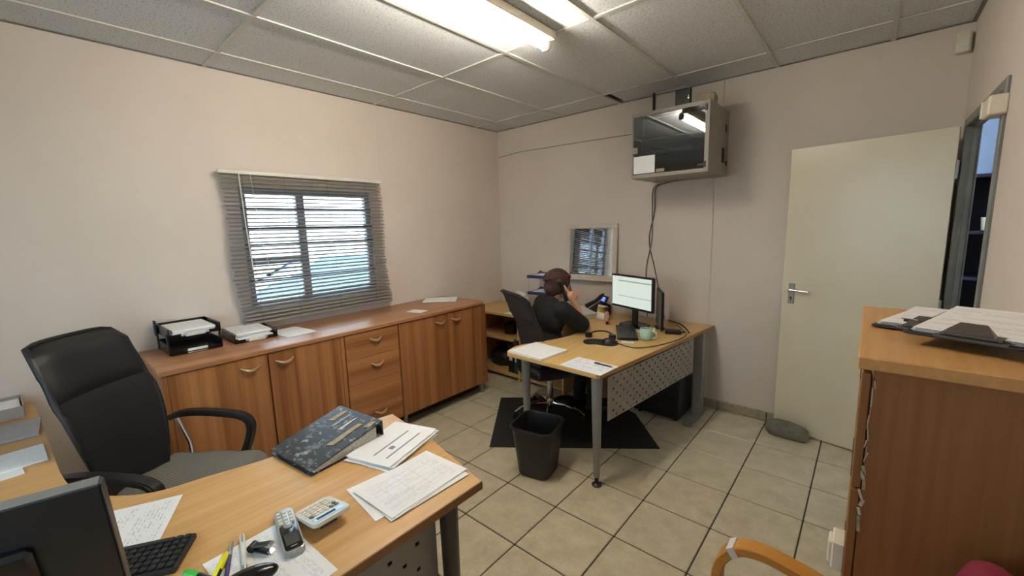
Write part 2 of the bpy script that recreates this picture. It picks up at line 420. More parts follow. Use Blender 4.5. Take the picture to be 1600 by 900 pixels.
cp = MB().lathe([(.025, 0), (.03, .003), (.036, .085), (.033, .085), (.028, .008)], n=20).build('cup', M['white'])
tag(place(cp, (.567, 4.05, 1.491)), 'white cup standing on the dark shelf beyond the doorway', 'cup')

# ------------------------------------------------------------------ windows
def window(name, xw0, xw1, y0, y1, z0, z1, mull, trans, side, bars):
    w = struct(bpy.data.objects.new(name, None)); C.objects.link(w); w.location = (0, 0, 0)
    xc = (xw0+xw1)/2 - side*.02; f = .045
    MB().bx(xc-.025, xc+.025, y0, y0+f, z0, z1).bx(xc-.025, xc+.025, y1-f, y1, z0, z1).bx(xc-.025, xc+.025, y0+f, y1-f, z0, z0+f).bx(xc-.025, xc+.025, y0+f, y1-f, z1-f, z1).build('window_frame', M['frame_w'], w, 0)
    MB().bx(xc-.02, xc+.02, mull-.03, mull+.03, z0+f, z1-f).build('mullion', M['frame_w'], w, 0)
    if trans: MB().bx(xc-.02, xc+.02, y0+f, mull-.03, trans-.025, trans+.025).build('transom', M['frame_w'], w, 0)
    panes = [(mull+.03, y1-f, z0+f, z1-f)]
    panes += [(y0+f, mull-.03, z0+f, trans-.025), (y0+f, mull-.03, trans+.025, z1-f)] if trans else [(y0+f, mull-.03, z0+f, z1-f)]
    for a, b, c, d in panes: MB().bx(xc-.003, xc+.003, a-.004, b+.004, c-.004, d+.004).build('pane', M['glass'], w, 0)
    xb = xc - side*.0 + (.045 if side < 0 else -.045)
    for z in bars: MB().bx(xb-.004, xb+.004, y0, y1, z-.009, z+.009, .002).build('burglar_bar', M['frame_d'], w, 0)
    MB().bx(min(xw0, xw1)-.02, max(xw0, xw1)-.005, y0, y1, z0-.018, z0+.002).build('window_sill', M['offwhite'], w, 0)
    return w
M['frame_w'] = plain('pale_blue_grey_window_paint', srgb(150, 160, 178), .45)
M['frame_d'] = plain('grey_bar_paint', srgb(104, 104, 110), .5)
window('window_1', XL-WT, XL, WY0, WY1, WZ0, WZ1, 1.41, 1.40, -1, (1.78, 1.64, 1.52, 1.26, 1.13))
window('window_2', XR, XR+WR_, QY0, QY1, QZ0, QZ1, -.75, None, 1, (1.3, 1.55, 1.8))

w3 = struct(bpy.data.objects.new('fill_window', None)); C.objects.link(w3)  # unseen front-wall window, added as daylight fill for door and back wall
for x in (-2.3, -1.77, -1.245): MB().bx(x, x+.045, YF-.09, YF-.04, 1.0, 2.2).build('window_frame', M['frame_w'], w3, 0)
for z in (1.0, 2.155): MB().bx(-2.3, -1.2, YF-.088, YF-.042, z, z+.045).build('window_frame', M['frame_w'], w3, 0)
for x in (-2.255, -1.725): MB().bx(x-.004, x+.484, YF-.068, YF-.062, 1.04, 2.16).build('pane', M['glass'], w3, 0)

# venetian blind
bl = thing('venetian_blind', 'silver-grey venetian blind with ragged slats hanging over the window', 'blind', (XL, 1.47, 0))
MB().bx(.035, .075, -.605, .605, 2.008, 2.035, .003).build('headrail', M['white'], bl, 0)
w_, L_ = .033, 1.19
def slat_fn(u, v):
    a = (u-.5); return (a*w_, (v-.5)*L_, .004*(1-4*a*a))
sm = MB().grid(slat_fn, 4, 1, .0008); me = bpy.data.meshes.new('slat'); sm.bm.to_mesh(me); sm.bm.free(); me.materials.append(M['slat'])
NS = 37
for k in range(NS):
    z = 1.995-k*(1.02/(NS-1)); t = k/(NS-1)
    tilt = .36+.05*random.uniform(-1, 1)
    if t < .06: tilt = .7
    if t > .9: tilt = .55
    o = link('slat', me, bl, (.055, .006*math.sin(k*1.7)+.045*t*t+.012*math.sin(t*7)+random.uniform(-.004, .004), z+random.uniform(-.0015, .0015)))
    o.rotation_euler = (random.uniform(-.0025, .0025)+(.006*math.sin(t*9)), tilt, 0)
MB().bx(.043, .067, -.565, .635, .958, .968, .002).build('bottom_rail', M['slat'], bl, 0)
for y in (-.47, -.2, .12, .45):
    MB().cyl((.072, y, 2.01), (.072, y+.03, .965), .0013, n=6).build('ladder_cord', M['cable_g'], bl, 0)
MB().tube([(.082, -.49, 2.01), (.084, -.485, 1.7), (.083, -.47, 1.35)], .004, 8).build('tilt_wand', M['white'], bl)
MB().tube([(.08, -.42, 2.01), (.084, -.40, 1.6), (.083, -.33, 1.1)], .002, 6).build('lift_cord', M['cord'], bl)

# outside the window: yard, wall and a parked car
struct(MB().bx(-30, 30, -30, 30, -.35, -.25).build('ground', plain('pale_concrete_yard', srgb(190, 186, 178), .9, scale=2), smooth=0))
yw = MB().bx(-17, -16.8, -16, 20, -.25, 1.2).build('yard_wall', plain('white_yard_wall', srgb(214, 212, 208), .9), smooth=0)
tag(yw, 'long white boundary wall across the yard outside the window', 'wall')
def car(loc, rz):
    c = thing('car', 'pale blue parked car seen through the window blind', 'car', loc, rz)
    body = [(-2.1, .28), (2.1, .28), (2.15, .6), (2.05, .82), (1.2, .95), (.55, 1.42), (-1.0, 1.45), (-1.75, 1.0), (-2.12, .92), (-2.18, .6)]
    m = MB(); a = [m.bm.verts.new((x, -.84, z)) for x, z in body]; b = [m.bm.verts.new((x, .84, z)) for x, z in body]
    m.bm.faces.new(a); m.bm.faces.new(b[::-1])
    for i in range(len(body)): m.bm.faces.new((a[i], b[i], b[(i+1) % len(body)], a[(i+1) % len(body)]))
    bmesh.ops.bevel(m.bm, geom=m.bm.edges[:], offset=.06, segments=2, affect='EDGES')
    m.build('body', plain('pale_blue_car_paint', srgb(120, 150, 190), .25, .3), c)
    for s in (-1, 1):
        for poly in ([(-.95, .98), (-.05, .98), (-.05, 1.34), (-.85, 1.36)], [(.03, .98), (1.0, .98), (.5, 1.34), (.03, 1.34)]):
            q = MB(); vs = [q.bm.verts.new((x, s*.845, z)) for x, z in poly]; f = q.bm.faces.new(vs)
            q.bm.normal_update(); bmesh.ops.solidify(q.bm, geom=[f], thickness=.01); q.build('side_window', plain('pale_car_glass', srgb(120, 150, 165), .2), c, 0)
    for x in (-1.3, 1.3):
        for s in (-1, 1):
            o = MB().cyl((x, s*.68, .31), (x, s*.86, .31), .31, n=24).build('wheel', M['rubber'], c)
            MB().cyl((x, s*.8, .31), (x, s*.875, .31), .19, n=16).build('hubcap', M['silver'], o)
car((-7.6, 4.4, -.25), 1.35)

# ------------------------------------------------------------------ door, frame, small fittings
d1 = struct(bpy.data.objects.new('door_1', None)); C.objects.link(d1)
d1.location = (.335, 3.475, 0); d1.rotation_euler = (0, 0, math.radians(169.5))
MB().bx(0, .815, -.02, .02, .008, 2.085, .002).build('door_leaf', M['door'], d1, 0)
hp = MB().bx(.735, .775, .02, .027, .985, 1.135, .003).build('handle_plate', M['alu'], d1)
MB().cyl((.755, .027, 1.09), (.755, .07, 1.09), .009).cap((.755, .065, 1.09), (.64, .065, 1.085), .009).build('lever', M['chrome'], hp)
MB().cyl((.755, .0265, 1.03), (.755, .029, 1.03), .007).bx(.752, .758, .0265, .029, 1.008, 1.03).build('keyhole', M['black'], hp, 0)
for z in (.25, 1.05, 1.85): MB().cyl((-.004, .0, z-.05), (-.004, .0, z+.05), .009).build('hinge', M['alu'], d1)
fr = struct(bpy.data.objects.new('door_2', None)); fr.name = 'trim_3'; C.objects.link(fr)
fx0, fx1 = XR-.012, XR+WR_+.004
for nm, y0, y1 in (('jamb', DY0-.025, DY0+.02), ('jamb', DY1-.02, DY1+.025)):
    MB().bx(fx0, fx1, y0, y1, 0, DZ+.025, .004).build(nm, M['frame_g'], fr, 0)
MB().bx(fx0, fx1, DY0+.02, DY1-.02, DZ-.02, DZ+.025, .004).build('head', M['frame_g'], fr, 0)
MB().bx(XR+.02, XR+.04, DY1-.035, DY1-.02, 0, DZ-.02).bx(XR+.02, XR+.04, DY0+.02, DY0+.035, 0, DZ-.02).bx(XR+.02, XR+.04, DY0+.02, DY1-.02, DZ-.035, DZ-.02).build('rebate_stop', M['frame_g'], fr, 0)

def rock():
    m = MB(); bmesh.ops.create_icosphere(m.bm, subdivisions=4, radius=1)
    for v in m.bm.verts:
        p = v.co.copy(); n = noise.noise(p*1.3+Vector((3, 1, 7)))*.16+noise.noise(p*4)*.04
        q = Vector([math.copysign(abs(c)**.72, c) for c in p])*(1+n)
        v.co = Vector((q.x*.135, q.y*.062, max(q.z, -.85)*.058+.049))
    return m.build('doorstop_stone', M['stone'], smooth=60)
tag(place(rock(), (-.365, 3.485, 0), -.15), 'oblong grey stone on the floor holding the door open', 'stone')
pir = thing('motion_sensor', 'white rounded motion sensor high in the corner above the door', 'sensor', (.322, YB, 2.575), 0)
MB().prism(rpoly(.062, .05, .015), -.055, .055, .006).build('housing', M['cream'], pir, loc=(0, -.027, 0))
MB().prism(rpoly(.05, .02, .009), -.03, .02, .003).build('lens', M['white'], pir, loc=(0, -.048, 0))
MB().bx(-.008, .008, -.01, 0, -.03, .03).build('bracket', M['cream'], pir, 0)
al = thing('door_contact_box', 'cream box fixed on the wall at the door frame head', 'box', (XR, 2.585, 2.02))
MB().bx(-.055, 0, -.06, .06, -.038, .038, .006).build('housing', M['cream'], al)
MB().bx(-.06, -.004, .052, .066, -.034, .034, .003).build('end_cap', M['white'], al)
# thin wire clipped along the back wall
wp = smooth_poly([(-3.34, YB-.004, 2.40), (-3.0, YB-.004, 2.42), (-2.7, YB-.004, 2.415), (-2.3, YB-.004, 2.41), (-1.9, YB-.004, 2.402), (-1.47, YB-.004, 2.39)], 5)
tag(MB().tube(wp, .003, 6).build('wall_wire', M['cable_g']), 'thin wire clipped across the back wall towards the rack cabinet', 'cable')

# fluorescent batten
lt = thing('fluorescent_light', 'cream ceiling batten with a lit bare fluorescent tube', 'light', (-1.455, 1.46, ZC))
MB().bx(-.028, .028, -.62, .62, -.048, -.003, .004).build('batten', M['cream'], lt, 0)
for s in (-1, 1): MB().bx(-.055, -.01, s*.605-.012, s*.605+.012, -.098, -.03, .004).build('lamp_holder', M['cream'], lt, 0)
MB().cyl((-.034, -.6, -.078), (-.034, .6, -.078), .0165, n=20).build('tube', M['tube'], lt)

# ------------------------------------------------------------------ wall rack cabinet
RX0, RX1, RY0, RZ0, RZ1 = -1.475, -.905, 3.18, 1.948, 2.435
rk = thing('rack_cabinet', 'grey wall-mounted network cabinet with a smoked glass door', 'cabinet', (0, 0, 0))
MB().bx(RX0, RX1, YB-.02, YB, RZ0, RZ1).bx(RX0, RX0+.015, RY0+.02, YB-.02, RZ0, RZ1).bx(RX1-.015, RX1, RY0+.02, YB-.02, RZ0, RZ1)\
    .bx(RX0+.015, RX1-.015, RY0+.02, YB-.02, RZ0, RZ0+.015).bx(RX0+.015, RX1-.015, RY0+.02, YB-.02, RZ1-.015, RZ1).build('body', M['rack'], rk, 0)
dr = MB().bx(RX0, RX0+.012, RY0, RY0+.02, RZ0, RZ1, .002).bx(RX1-.03, RX1, RY0, RY0+.02, RZ0, RZ1, .002)\
    .bx(RX0+.012, RX1-.03, RY0, RY0+.02, RZ0, RZ0+.028, .002).bx(RX0+.012, RX1-.03, RY0, RY0+.02, RZ1-.028, RZ1, .002).build('door', M['alu2'] if 'alu2' in M else M['rack'], rk, 0)
MB().bx(RX0+.01, RX1-.028, RY0+.004, RY0+.009, RZ0+.024, RZ1-.024).build('glass_pane', M['rackglass'], dr, 0)
lk = MB().bx(RX0+.004, RX0+.05, RY0-.006, RY0+.004, 2.135, 2.18, .003).build('lock', M['rack'], rk)
MB().cyl((RX0+.026, RY0-.012, 2.158), (RX0+.026, RY0-.004, 2.158), .010).build('lock_barrel', M['chrome'], lk)
for z in (2.385, 2.0):
    MB().bx(RX1-.075, RX1-.028, RY0-.004, RY0+.004, z-.008, z+.008, .002).bx(RX1-.034, RX1-.016, RY0-.006, RY0+.004, z-.02, z+.022, .003).build('hinge', M['black'], rk, 0)
MB().bx(RX1-.001, RX1+.006, YB-.17, YB-.11, 2.04, 2.15, .003).build('side_latch', M['black'], rk, 0)
MB().bx(RX1-.001, RX1+.007, YB-.06, YB-.035, 2.03, 2.06, .003).build('side_clip', M['black'], rk, 0)
MB().bx(RX1-.001, RX1+.005, YB-.10, YB-.07, 2.27, 2.33, .003).build('side_clip', M['black'], rk, 0)
MB().bx(RX0+.02, RX1-.02, RY0+.18, RY0+.2, RZ0+.02, RZ1-.02).build('back_plate', M['rack_in'], rk, 0)
for i, (z, h) in enumerate(((2.22, .045), (2.12, .05), (2.02, .05))):
    q = MB().bx(RX0+.05, RX1-.05, RY0+.09, RY0+.18, z, z+h, .003).build('rack_unit', M['rack_in'], rk, 0)
    MB().bx(RX0+.10, RX1-.14, RY0+.084, RY0+.092, z+.012, z+h-.012).build('port_strip', M['black'] if i != 1 else M['silver'], q, 0)
for x in (RX0+.035, RX1-.045): MB().bx(x, x+.012, RY0+.1, RY0+.115, RZ0+.02, RZ1-.02).build('rack_rail', M['grey_m'], rk, 0)
MB().bx(RX0+.016, RX0+.185, RY0+.002, RY0+.0035, RZ0+.034, RZ0+.165).build('reflection_patch', M['p_blue'], rk, 0)  # bright reflection on the glass, put in as a pale lined patch
MB().bx(RX0+.195, RX0+.26, RY0+.002, RY0+.0035, RZ0+.034, RZ0+.058).build('tag', M['card'], rk, 0)
rt = thing('router', 'upright black wireless router with a lit green light on the rack cabinet', 'router', (-1.14, 3.33, RZ1))
MB().box((0, 0, .075), (.115, .028, .145), bev=.006).build('housing', M['black'], rt)
MB().box((0, 0, .004), (.09, .06, .008), bev=.002).build('stand', M['black'], rt)
MB().box((.04, -.0145, .075), (.006, .002, .009)).box((.04, -.0145, .09), (.003, .002, .003)).build('indicator', emit('green_led', (.75, 1, .15, 1), 1.0), rt, 0)
pb = thing('power_adapter_box', 'small tan box lying behind the router on the rack cabinet', 'box', (-.965, 3.34, RZ1), .1)
MB().box((0, 0, .035), (.10, .13, .07), bev=.003).build('carton', M['card'], pb, 0)
MB().box((-.052, 0, .03), (.006, .06, .04)).build('socket_face', M['black'], pb, 0)
ps = thing('power_strip', 'low black power strip lying along the top of the rack cabinet', 'power strip', (-1.32, 3.36, RZ1))
MB().box((0, 0, .013), (.22, .05, .026), bev=.004).build('housing', M['black'], ps)
for k in range(4): MB().cyl((-.08+k*.05, 0, .026), (-.08+k*.05, 0, .028), .015).build('socket', M['grey_d'], ps)
cpipe = MB().tube([(-1.505, YB-.012, ZC+.05), (-1.505, YB-.012, 2.2)], .011, 10).build('cable_conduit', M['cable'])
tag(cpipe, 'short dark conduit dropping from the ceiling behind the rack cabinet', 'conduit')
for i, (a, b, lab) in enumerate(((.0, .0, 'grey'), (.02, .03, 'brown'))):
    p = smooth_poly([(-1.2+a, YB-.10, RZ0+.0), (-1.38+a, YB-.06, RZ0-.012), (-1.49+a, YB-.02, RZ0-.05), (-1.50+a, YB-.008, 1.7), (-1.50-.025*i, YB-.008, 1.45),
                     (-1.50-.045*(i == 0)+.03*i, YB-.008, 1.2), (-1.54+.12*i, YB-.01, .98), (-1.52+.16*i, YB-.03, .742)], 6)
    tag(MB().tube(p, .005-.001*i, 6).build('network_cable', M['cable_g'] if i == 0 else M['cable']),
        ('grey' if i == 0 else 'thin brown')+' cable hanging from the rack cabinet down to the far desk', 'cable')

# mirror
mi = thing('wall_mirror', 'square wall mirror in a cream frame reflecting the window blind', 'mirror', (0, YB-.001, 1.605))
mi.rotation_euler = (-.075, 0, 0)                      # hangs from its top edge, foot standing off the wall
mx0, mx1, mz0, mz1, mw = -2.40, -1.825, -.565, 0., .045
MB().bx(mx0, mx1, -.03, 0, mz0, mz0+mw+.012, .006).bx(mx0, mx1, -.03, 0, mz1-mw, mz1, .006).bx(mx0, mx0+mw, -.03, 0, mz0+mw, mz1-mw, .006).bx(mx1-mw, mx1, -.03, 0, mz0+mw, mz1-mw, .006).build('frame', M['offwhite'], mi)
MB().bx(mx0+mw-.005, mx1-mw+.005, -.014, -.008, mz0+mw, mz1-mw+.005).build('mirror_glass', M['mirror'], mi, 0)
MB().bx(mx0+.05, mx1-.05, -.006, 0, mz0+.02, mz0+.05).build('stand_off', M['offwhite'], mi, 0)

# ------------------------------------------------------------------ low cabinets along the left wall
KX, KT, KB = -2.74, .905, .11
ct = thing('cabinet_top', 'long reddish-brown veneer top running over the low cabinets', 'worktop', (0, 0, 0))
pl = [(XL+.002, .345), (KX+.012, .345), (KX+.012, 2.70), (KX-.0, 2.735), (KX-.035, 2.77), (XL+.002, 2.77)]
MB().prism(pl, KT-.026, KT, .004).build('board', M['cred_top'], ct)
def handle(parent, y, z, w=.105):
    p = []
    for k in range(13):
        t = k/12; a = PI*t; p.append((KX+.004+.022*math.sin(a)**.8, y+(t-.5)*w, z-.020*math.sin(a)))
    r = [.0045+.0060*math.sin(PI*k/12) for k in range(13)]
    MB().tube(p, r, 8).build('handle', M['brass'], parent)
def carcass(t, y0, y1):
    MB().bx(XL+.01, KX-.02, y0, y1, KB, KT-.026).build('body', M['cred'], t, 0)
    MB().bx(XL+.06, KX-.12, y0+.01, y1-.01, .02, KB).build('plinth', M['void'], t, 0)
    for y in (y0+.04, y1-.04): MB().cyl((KX-.05, y, 0), (KX-.05, y, KB), .014, .018).build('foot', M['grey_m'], t)
def door_unit(label, y0, ym, y1, h0, h1, e0=.016, e1=.016, grp=None):
    t = thing('low_cabinet', label, 'cabinet', (0, 0, 0))
    carcass(t, y0, y1)
    for a, b, h in ((y0+e0, ym-.005, h0), (ym+.005, y1-e1, h1)):
        d = MB().bx(KX-.019, KX, a, b, KB+.004, KT-.032, .0015).build('door', M['cred'], t, 0); handle(d, h, KT-.083)
    if e0 > .02: MB().bx(KX-.019, KX, y0, y0+e0-.002, KB, KT-.03).build('stile', M['cred'], t, 0)
    if e1 > .02: MB().bx(KX-.019, KX, y1-e1+.002, y1, KB, KT-.03, .001).build('stile', M['cred'], t, 0)
    return t
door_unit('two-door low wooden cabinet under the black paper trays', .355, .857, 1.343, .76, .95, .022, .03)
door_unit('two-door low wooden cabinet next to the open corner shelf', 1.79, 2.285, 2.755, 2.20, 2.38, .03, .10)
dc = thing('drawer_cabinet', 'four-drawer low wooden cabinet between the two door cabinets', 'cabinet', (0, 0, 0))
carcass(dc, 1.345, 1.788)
for k in range(4):
    h = (KT-.032-KB-.004)/4; z1 = KT-.032-k*h
    d = MB().bx(KX-.019, KX, 1.351, 1.782, z1-h+.003, z1, .0015).build('drawer', M['cred_h'], dc, 0)
    if k != 2: handle(d, 1.585, z1-.055, .10)

# things on the low cabinets
def sheet(name, mat, label, cat, loc, rz, w=.297, h=.21, t=.002, group=None, curl=0.0, n=10):
    if curl:
        m = MB().grid(lambda u, v: ((u-.5)*w, (v-.5)*h, .0004+curl*max(0, abs(u-.5)*2-.4)**2), n, 3, t)
    else: m = MB().bx(-w/2, w/2, -h/2, h/2, 0, t)
    return tag(place(m.build(name, mat, smooth=0 if not curl else 40), loc, rz), label, cat, group)
def letter_tray(t, z, mat, w=.26, d=.31, h=.055):
    q = MB().bx(-d/2, d/2, -w/2, w/2, z, z+.004).bx(-d/2, d/2, -w/2, -w/2+.005, z, z+h).bx(-d/2, d/2, w/2-.005, w/2, z, z+h).bx(-d/2, -d/2+.005, -w/2, w/2, z, z+h)\
        .bx(d/2-.005, d/2, -w/2, -w/2+.06, z, z+.02).bx(d/2-.005, d/2, w/2-.06, w/2, z, z+.02).build('tray', mat, t, 0)
    MB().bx(d/2-.002, d/2+.008, -.05, .05, z+.0, z+.026, .003).build('label_tab', M['white'], q, 0)
    return q
TX = -3.195
pt = thing('letter_tray_stack', 'two-tier black letter tray holding papers on the low cabinet', 'paper tray', (TX, .575, KT), .03)
letter_tray(pt, 0.004, M['black_g']); letter_tray(pt, .105, M['black_g'])
for sx in (-.13, .12):
    for sy in (-1, 1): MB().bx(sx-.012, sx+.012, sy*.13-.004, sy*.13+.004, 0, .13, .002).build('riser', M['black'], pt, 0)
MB().bx(-.14, -.1, -.142, -.132, .09, .185, .004).build('clip', M['navy'], pt, 0)
def pile(name, label, loc, rz, n, mats, w=.297, h=.21, t=.0035, jit=.012, rot=.05, group=None):
    p = thing(name, label, 'papers', loc, rz, group); z = .0005
    for k in range(n):
        m = mats[k % len(mats)] if k < n-1 else mats[-1]
        o = MB().bx(-w/2, w/2, -h/2, h/2, 0, t).build('sheet', m, p, 0)
        a = 0 if k == n-1 else 1
        place(o, (random.uniform(-jit, jit)*a, random.uniform(-jit, jit)*a, z), random.uniform(-rot, rot)*a); z += t+.0003
    return p
pile('paper_stack', 'stack of papers lying in the upper black letter tray', (TX, .575, KT+.109), .02, 6, [M['p_blank'], M['p_text2']], t=.006, jit=.006, rot=.02, w=.29, h=.21)
sheet('plastic_sleeve', M['black_g'], 'glossy dark plastic sleeve lying in the lower black letter tray', 'plastic sleeve', (TX+.02, .575, KT+.010), .02, .29, .22, .006)
pt2 = thing('letter_tray', 'single black letter tray piled with papers beside the tray stack', 'paper tray', (TX+.02, .90, KT), -.03)
letter_tray(pt2, .003, M['black_g'], .25)
pile('paper_stack', 'thick untidy stack of papers in the single black letter tray', (TX+.01, .89, KT+.008), -.02, 8, [M['p_blank'], M['p_text']], t=.0065, jit=.01, rot=.03, w=.29, h=.205)
sheet('loose_papers', M['p_text2'], 'loose white papers beside the single black letter tray', 'papers', (-3.06, 1.13, KT+.001), .12, .29, .2, .004)
fo = thing('paper_folder', 'open white folder of papers near the corner end of the cabinet top', 'papers', (-3.16, 2.55, KT+.001), .75)
MB().bx(-.17, .17, -.12, .12, 0, .003).build('cover', M['card'], fo, 0)
MB().bx(-.15, .165, -.105, .115, .003, .012).build('sheets', M['p_blank'], fo, 0)
sheet('small_note', M['p_blank'], 'small white note card lying near the front of the cabinet top', 'paper', (-2.90, 2.09, KT+.001), .25, .15, .10, .003)

# ------------------------------------------------------------------ corner shelf
SZ = .715
cs = thing('corner_shelf', 'open pale wood shelf unit in the room corner beside the desk', 'shelf', (0, 0, 0))
sx0, sx1, sy0 = -3.345, -2.10, 3.12
MB().bx(sx0, sx1, sy0-.03, YB-.016, SZ-.025, SZ, .003).build('top', M['oak_x'], cs, 0)
for x in (sx0, -2.66, sx1-.02): MB().bx(x, x+.02, sy0, YB-.016, .0, SZ-.025).build('side_panel', M['oak_x'], cs, 0)
MB().bx(sx0+.02, sx1-.02, YB-.03, YB-.016, .03, SZ-.025).build('back_panel', M['oak_x'], cs, 0)
for z in (.04, .42):
    MB().bx(sx0+.02, -2.66, sy0+.01, YB-.03, z, z+.02, .001).build('shelf_board', M['oak_x'], cs, 0)
    MB().bx(-2.64, sx1-.02, sy0+.01, YB-.03, z, z+.02, .001).build('shelf_board', M['oak_x'], cs, 0)
def binder(loc, rz, mat, label, h=.31, w=.07, d=.28):
    b = thing('ring_binder', label, 'binder', loc, rz)
    MB().box((-w/2+.002, 0, h/2), (.003, d, h)).box((w/2-.002, 0, h/2), (.003, d, h)).box((0, -d/2+.002, h/2), (w, .003, h)).build('cover', mat, b, 0)
    MB().box((0, .01, h/2), (w-.012, d-.03, h-.02)).build('pages', M['p_edge'], b, 0)
    MB().box((0, -d/2-.0005, h*.6), (w*.6, .002, h*.35)).build('spine_label', M['white'], b, 0)
binder((-2.72, 3.31, .06), 0, plain('dark_green_board', srgb(28, 66, 50), .6), 'dark green binder standing on the bottom of the corner shelf')
binder((-2.81, 3.32, .06), 0, M['black'], 'black binder standing beside the green one on the corner shelf')
binder((-2.60, 3.30, .06), .03, plain('grey_white_board', srgb(190, 188, 182), .6), 'pale grey binder standing on the bottom shelf behind the desk leg')
bg = thing('handbag', 'black slouched bag on the bottom of the corner shelf', 'bag', (-3.06, 3.36, .06))
m = MB(); bmesh.ops.create_icosphere(m.bm, subdivisions=3, radius=1)
for v in m.bm.verts:
    n_ = noise.noise(v.co*2)*.15; v.co = Vector((v.co.x*.17*(1+n_), v.co.y*.13*(1+n_), max(v.co.z, -.8)*.11*(1+n_)+.09))
m.build('pouch', M['leather'], bg); MB().tube([(-.1, 0, .16), (-.05, 0, .22), (.05, 0, .22), (.1, 0, .16)], .008, 8).build('strap', M['leather'], bg)
wbx = MB().box((0, 0, .06), (.12, .16, .12), bev=.006).box((0, -.082, .06), (.07, .004, .05)).build('black_box', M['black'], smooth=0)
tag(place(wbx, (-2.93, 3.36, .44), .2), 'small black box in the shadow of the middle corner shelf', 'box')
sheet('printed_sheet', M['p_text2'], 'white sheet lying on the corner shelf top beside the chair back', 'paper', (-2.68, 3.22, SZ+.001), .1, .28, .2, .003)
m = MB(); bmesh.ops.create_icosphere(m.bm, subdivisions=4, radius=1)
for v in m.bm.verts:
    n_ = noise.noise(v.co*2.6)*.35; v.co = Vector((v.co.x*.09*(1+n_), v.co.y*.08*(1+n_), max(v.co.z, -.7)*.085*(1+n_)*(1.25 if v.co.z > .5 else 1)+.06))
tag(place(m.build('plastic_bag', M['bag'], smooth=30), (-2.90, 3.47, SZ)), 'crumpled white plastic bag standing on the corner shelf top', 'bag')
bt = thing('document_trays', 'three-tier blue document tray of papers standing behind the person', 'paper tray', (-2.52, 3.46, SZ), .1)
for k, z in enumerate((.02, .19, .36)):
    w, d = .33, .26
    q = MB().grid(lambda u, v: ((u-.5)*w, (v-.5)*d, z+.02*abs(2*u-1)**4+.03*(max(0, v-.75)*4)**2), 12, 6, .005).build('tray', M['blue'], bt)
    MB().bx(-w/2, w/2, -d/2-.008, -d/2+.006, z-.004, z+.028, .006).build('front_lip', M['blue'], q, 0)
    MB().bx(-.13, .14, -.115, .10, z+.008, z+.024).build('sheets', M['p_blank'], bt, 0)
for sx in (-.155, .155):
    for sy in (-.12, .11): MB().cyl((sx, sy, 0), (sx, sy, .38), .004, n=8).build('post', M['alu'], bt)

# ------------------------------------------------------------------ desks
def perf_panel(name, p0, p1, z0, z1, nu, nv, mat, parent, hole=.36, stag=True, th=.003, margin=1):
    """steel sheet between p0 and p1 with real square holes"""
    p0, p1 = Vector((*p0, 0)), Vector((*p1, 0)); m = MB(); us, vs = [0.0], [0.0]
    for i in range(nu): us += [(i+.5-hole/2)/nu, (i+.5+hole/2)/nu]
    for j in range(nv): vs += [(j+.5-hole/2)/nv, (j+.5+hole/2)/nv]
    us.append(1.0); vs.append(1.0)
    V = {(i, j): m.bm.verts.new(p0.lerp(p1, u)+Vector((0, 0, z0+(z1-z0)*v))) for i, u in enumerate(us) for j, v in enumerate(vs)}
    fs = []
    for i in range(len(us)-1):
        for j in range(len(vs)-1):
            if i % 2 and j % 2:
                a, b = i//2, j//2
                if (not stag or (a+b) % 2 == 0) and margin <= a < nu-margin: continue
            fs.append(m.bm.faces.new((V[i, j], V[i+1, j], V[i+1, j+1], V[i, j+1])))
    m.bm.normal_update(); bmesh.ops.solidify(m.bm, geom=fs, thickness=th)
    return m.build(name, mat, parent, 0)
def desk_leg(t, x, y, h, mat, r=.034, rb=.02, z0=0):
    l = MB().cyl((x, y, .06), (x, y, h), rb, r, 20).build('leg', mat, t)
    MB().lathe([(.03, 0), (.031, .008), (.02, .014), (.013, .02), (.013, .06)], (x, y, z0), 20).build('levelling_foot', M['black'], l)

D2 = .735
dk2 = thing('office_desk', 'pale oak desk with curved edge, computer and perforated grey panel', 'desk', (0, 0, 0))
curve = smooth_poly([(-1.885, 2.10), (-1.91, 2.24), (-1.84, 2.41), (-1.775, 2.58), (-1.745, 2.74), (-1.77, 2.93), (-1.87, 3.15), (-2.0, 3.38), (-2.08, 3.66)], 5)
poly2 = [(-1.135, 2.065), (-1.15, 2.05)]+[(-1.86, 2.07)]+[(p.x, p.y) for p in curve]+[(-.94, 3.66)]
MB().prism(poly2, D2-.027, D2, .0015).build('top', M['oak2'], dk2)
MB().prism([(x+.0, y) for x, y in ((-1.1362, 2.0645), (-1.1325, 2.064), (-.9375, 3.66), (-.9415, 3.66))], D2-.028, D2-.001).build('edge_band', M['edge2'], dk2, 0)
desk_leg(dk2, -1.175, 2.10, D2-.027, M['grey_m']); desk_leg(dk2, -1.80, 2.20, D2-.027, M['grey_m'], z0=.006)
perf_panel('modesty_panel', (-1.118, 2.13), (-.985, 3.28), .425, D2-.035, 30, 8, M['panel'], dk2, .42)
MB().bx(-1.03, -.955, 3.42, 3.50, 0, D2-.027, .004).bx(-1.03, -.955, 3.20, 3.62, 0, .03, .004).build('end_leg', M['grey_m'], dk2, 0)
pd = thing('black_pedestal', 'black pedestal standing under the far desk end by the wall', 'pedestal', (-1.25, 3.42, 0))
MB().bx(-.19, .19, -.21, .22, .025, .55, .004).build('body', M['black'], pd, 0)
for k in range(3): MB().bx(-.18, .18, -.222, -.21, .04+.17*k, .195+.17*k, .003).build('drawer', M['black'], pd, 0)
for sx in (-.15, .15):
    for sy in (-.17, .18): MB().cyl((sx, sy, 0), (sx, sy, .026), .015).build('castor', M['black'], pd)

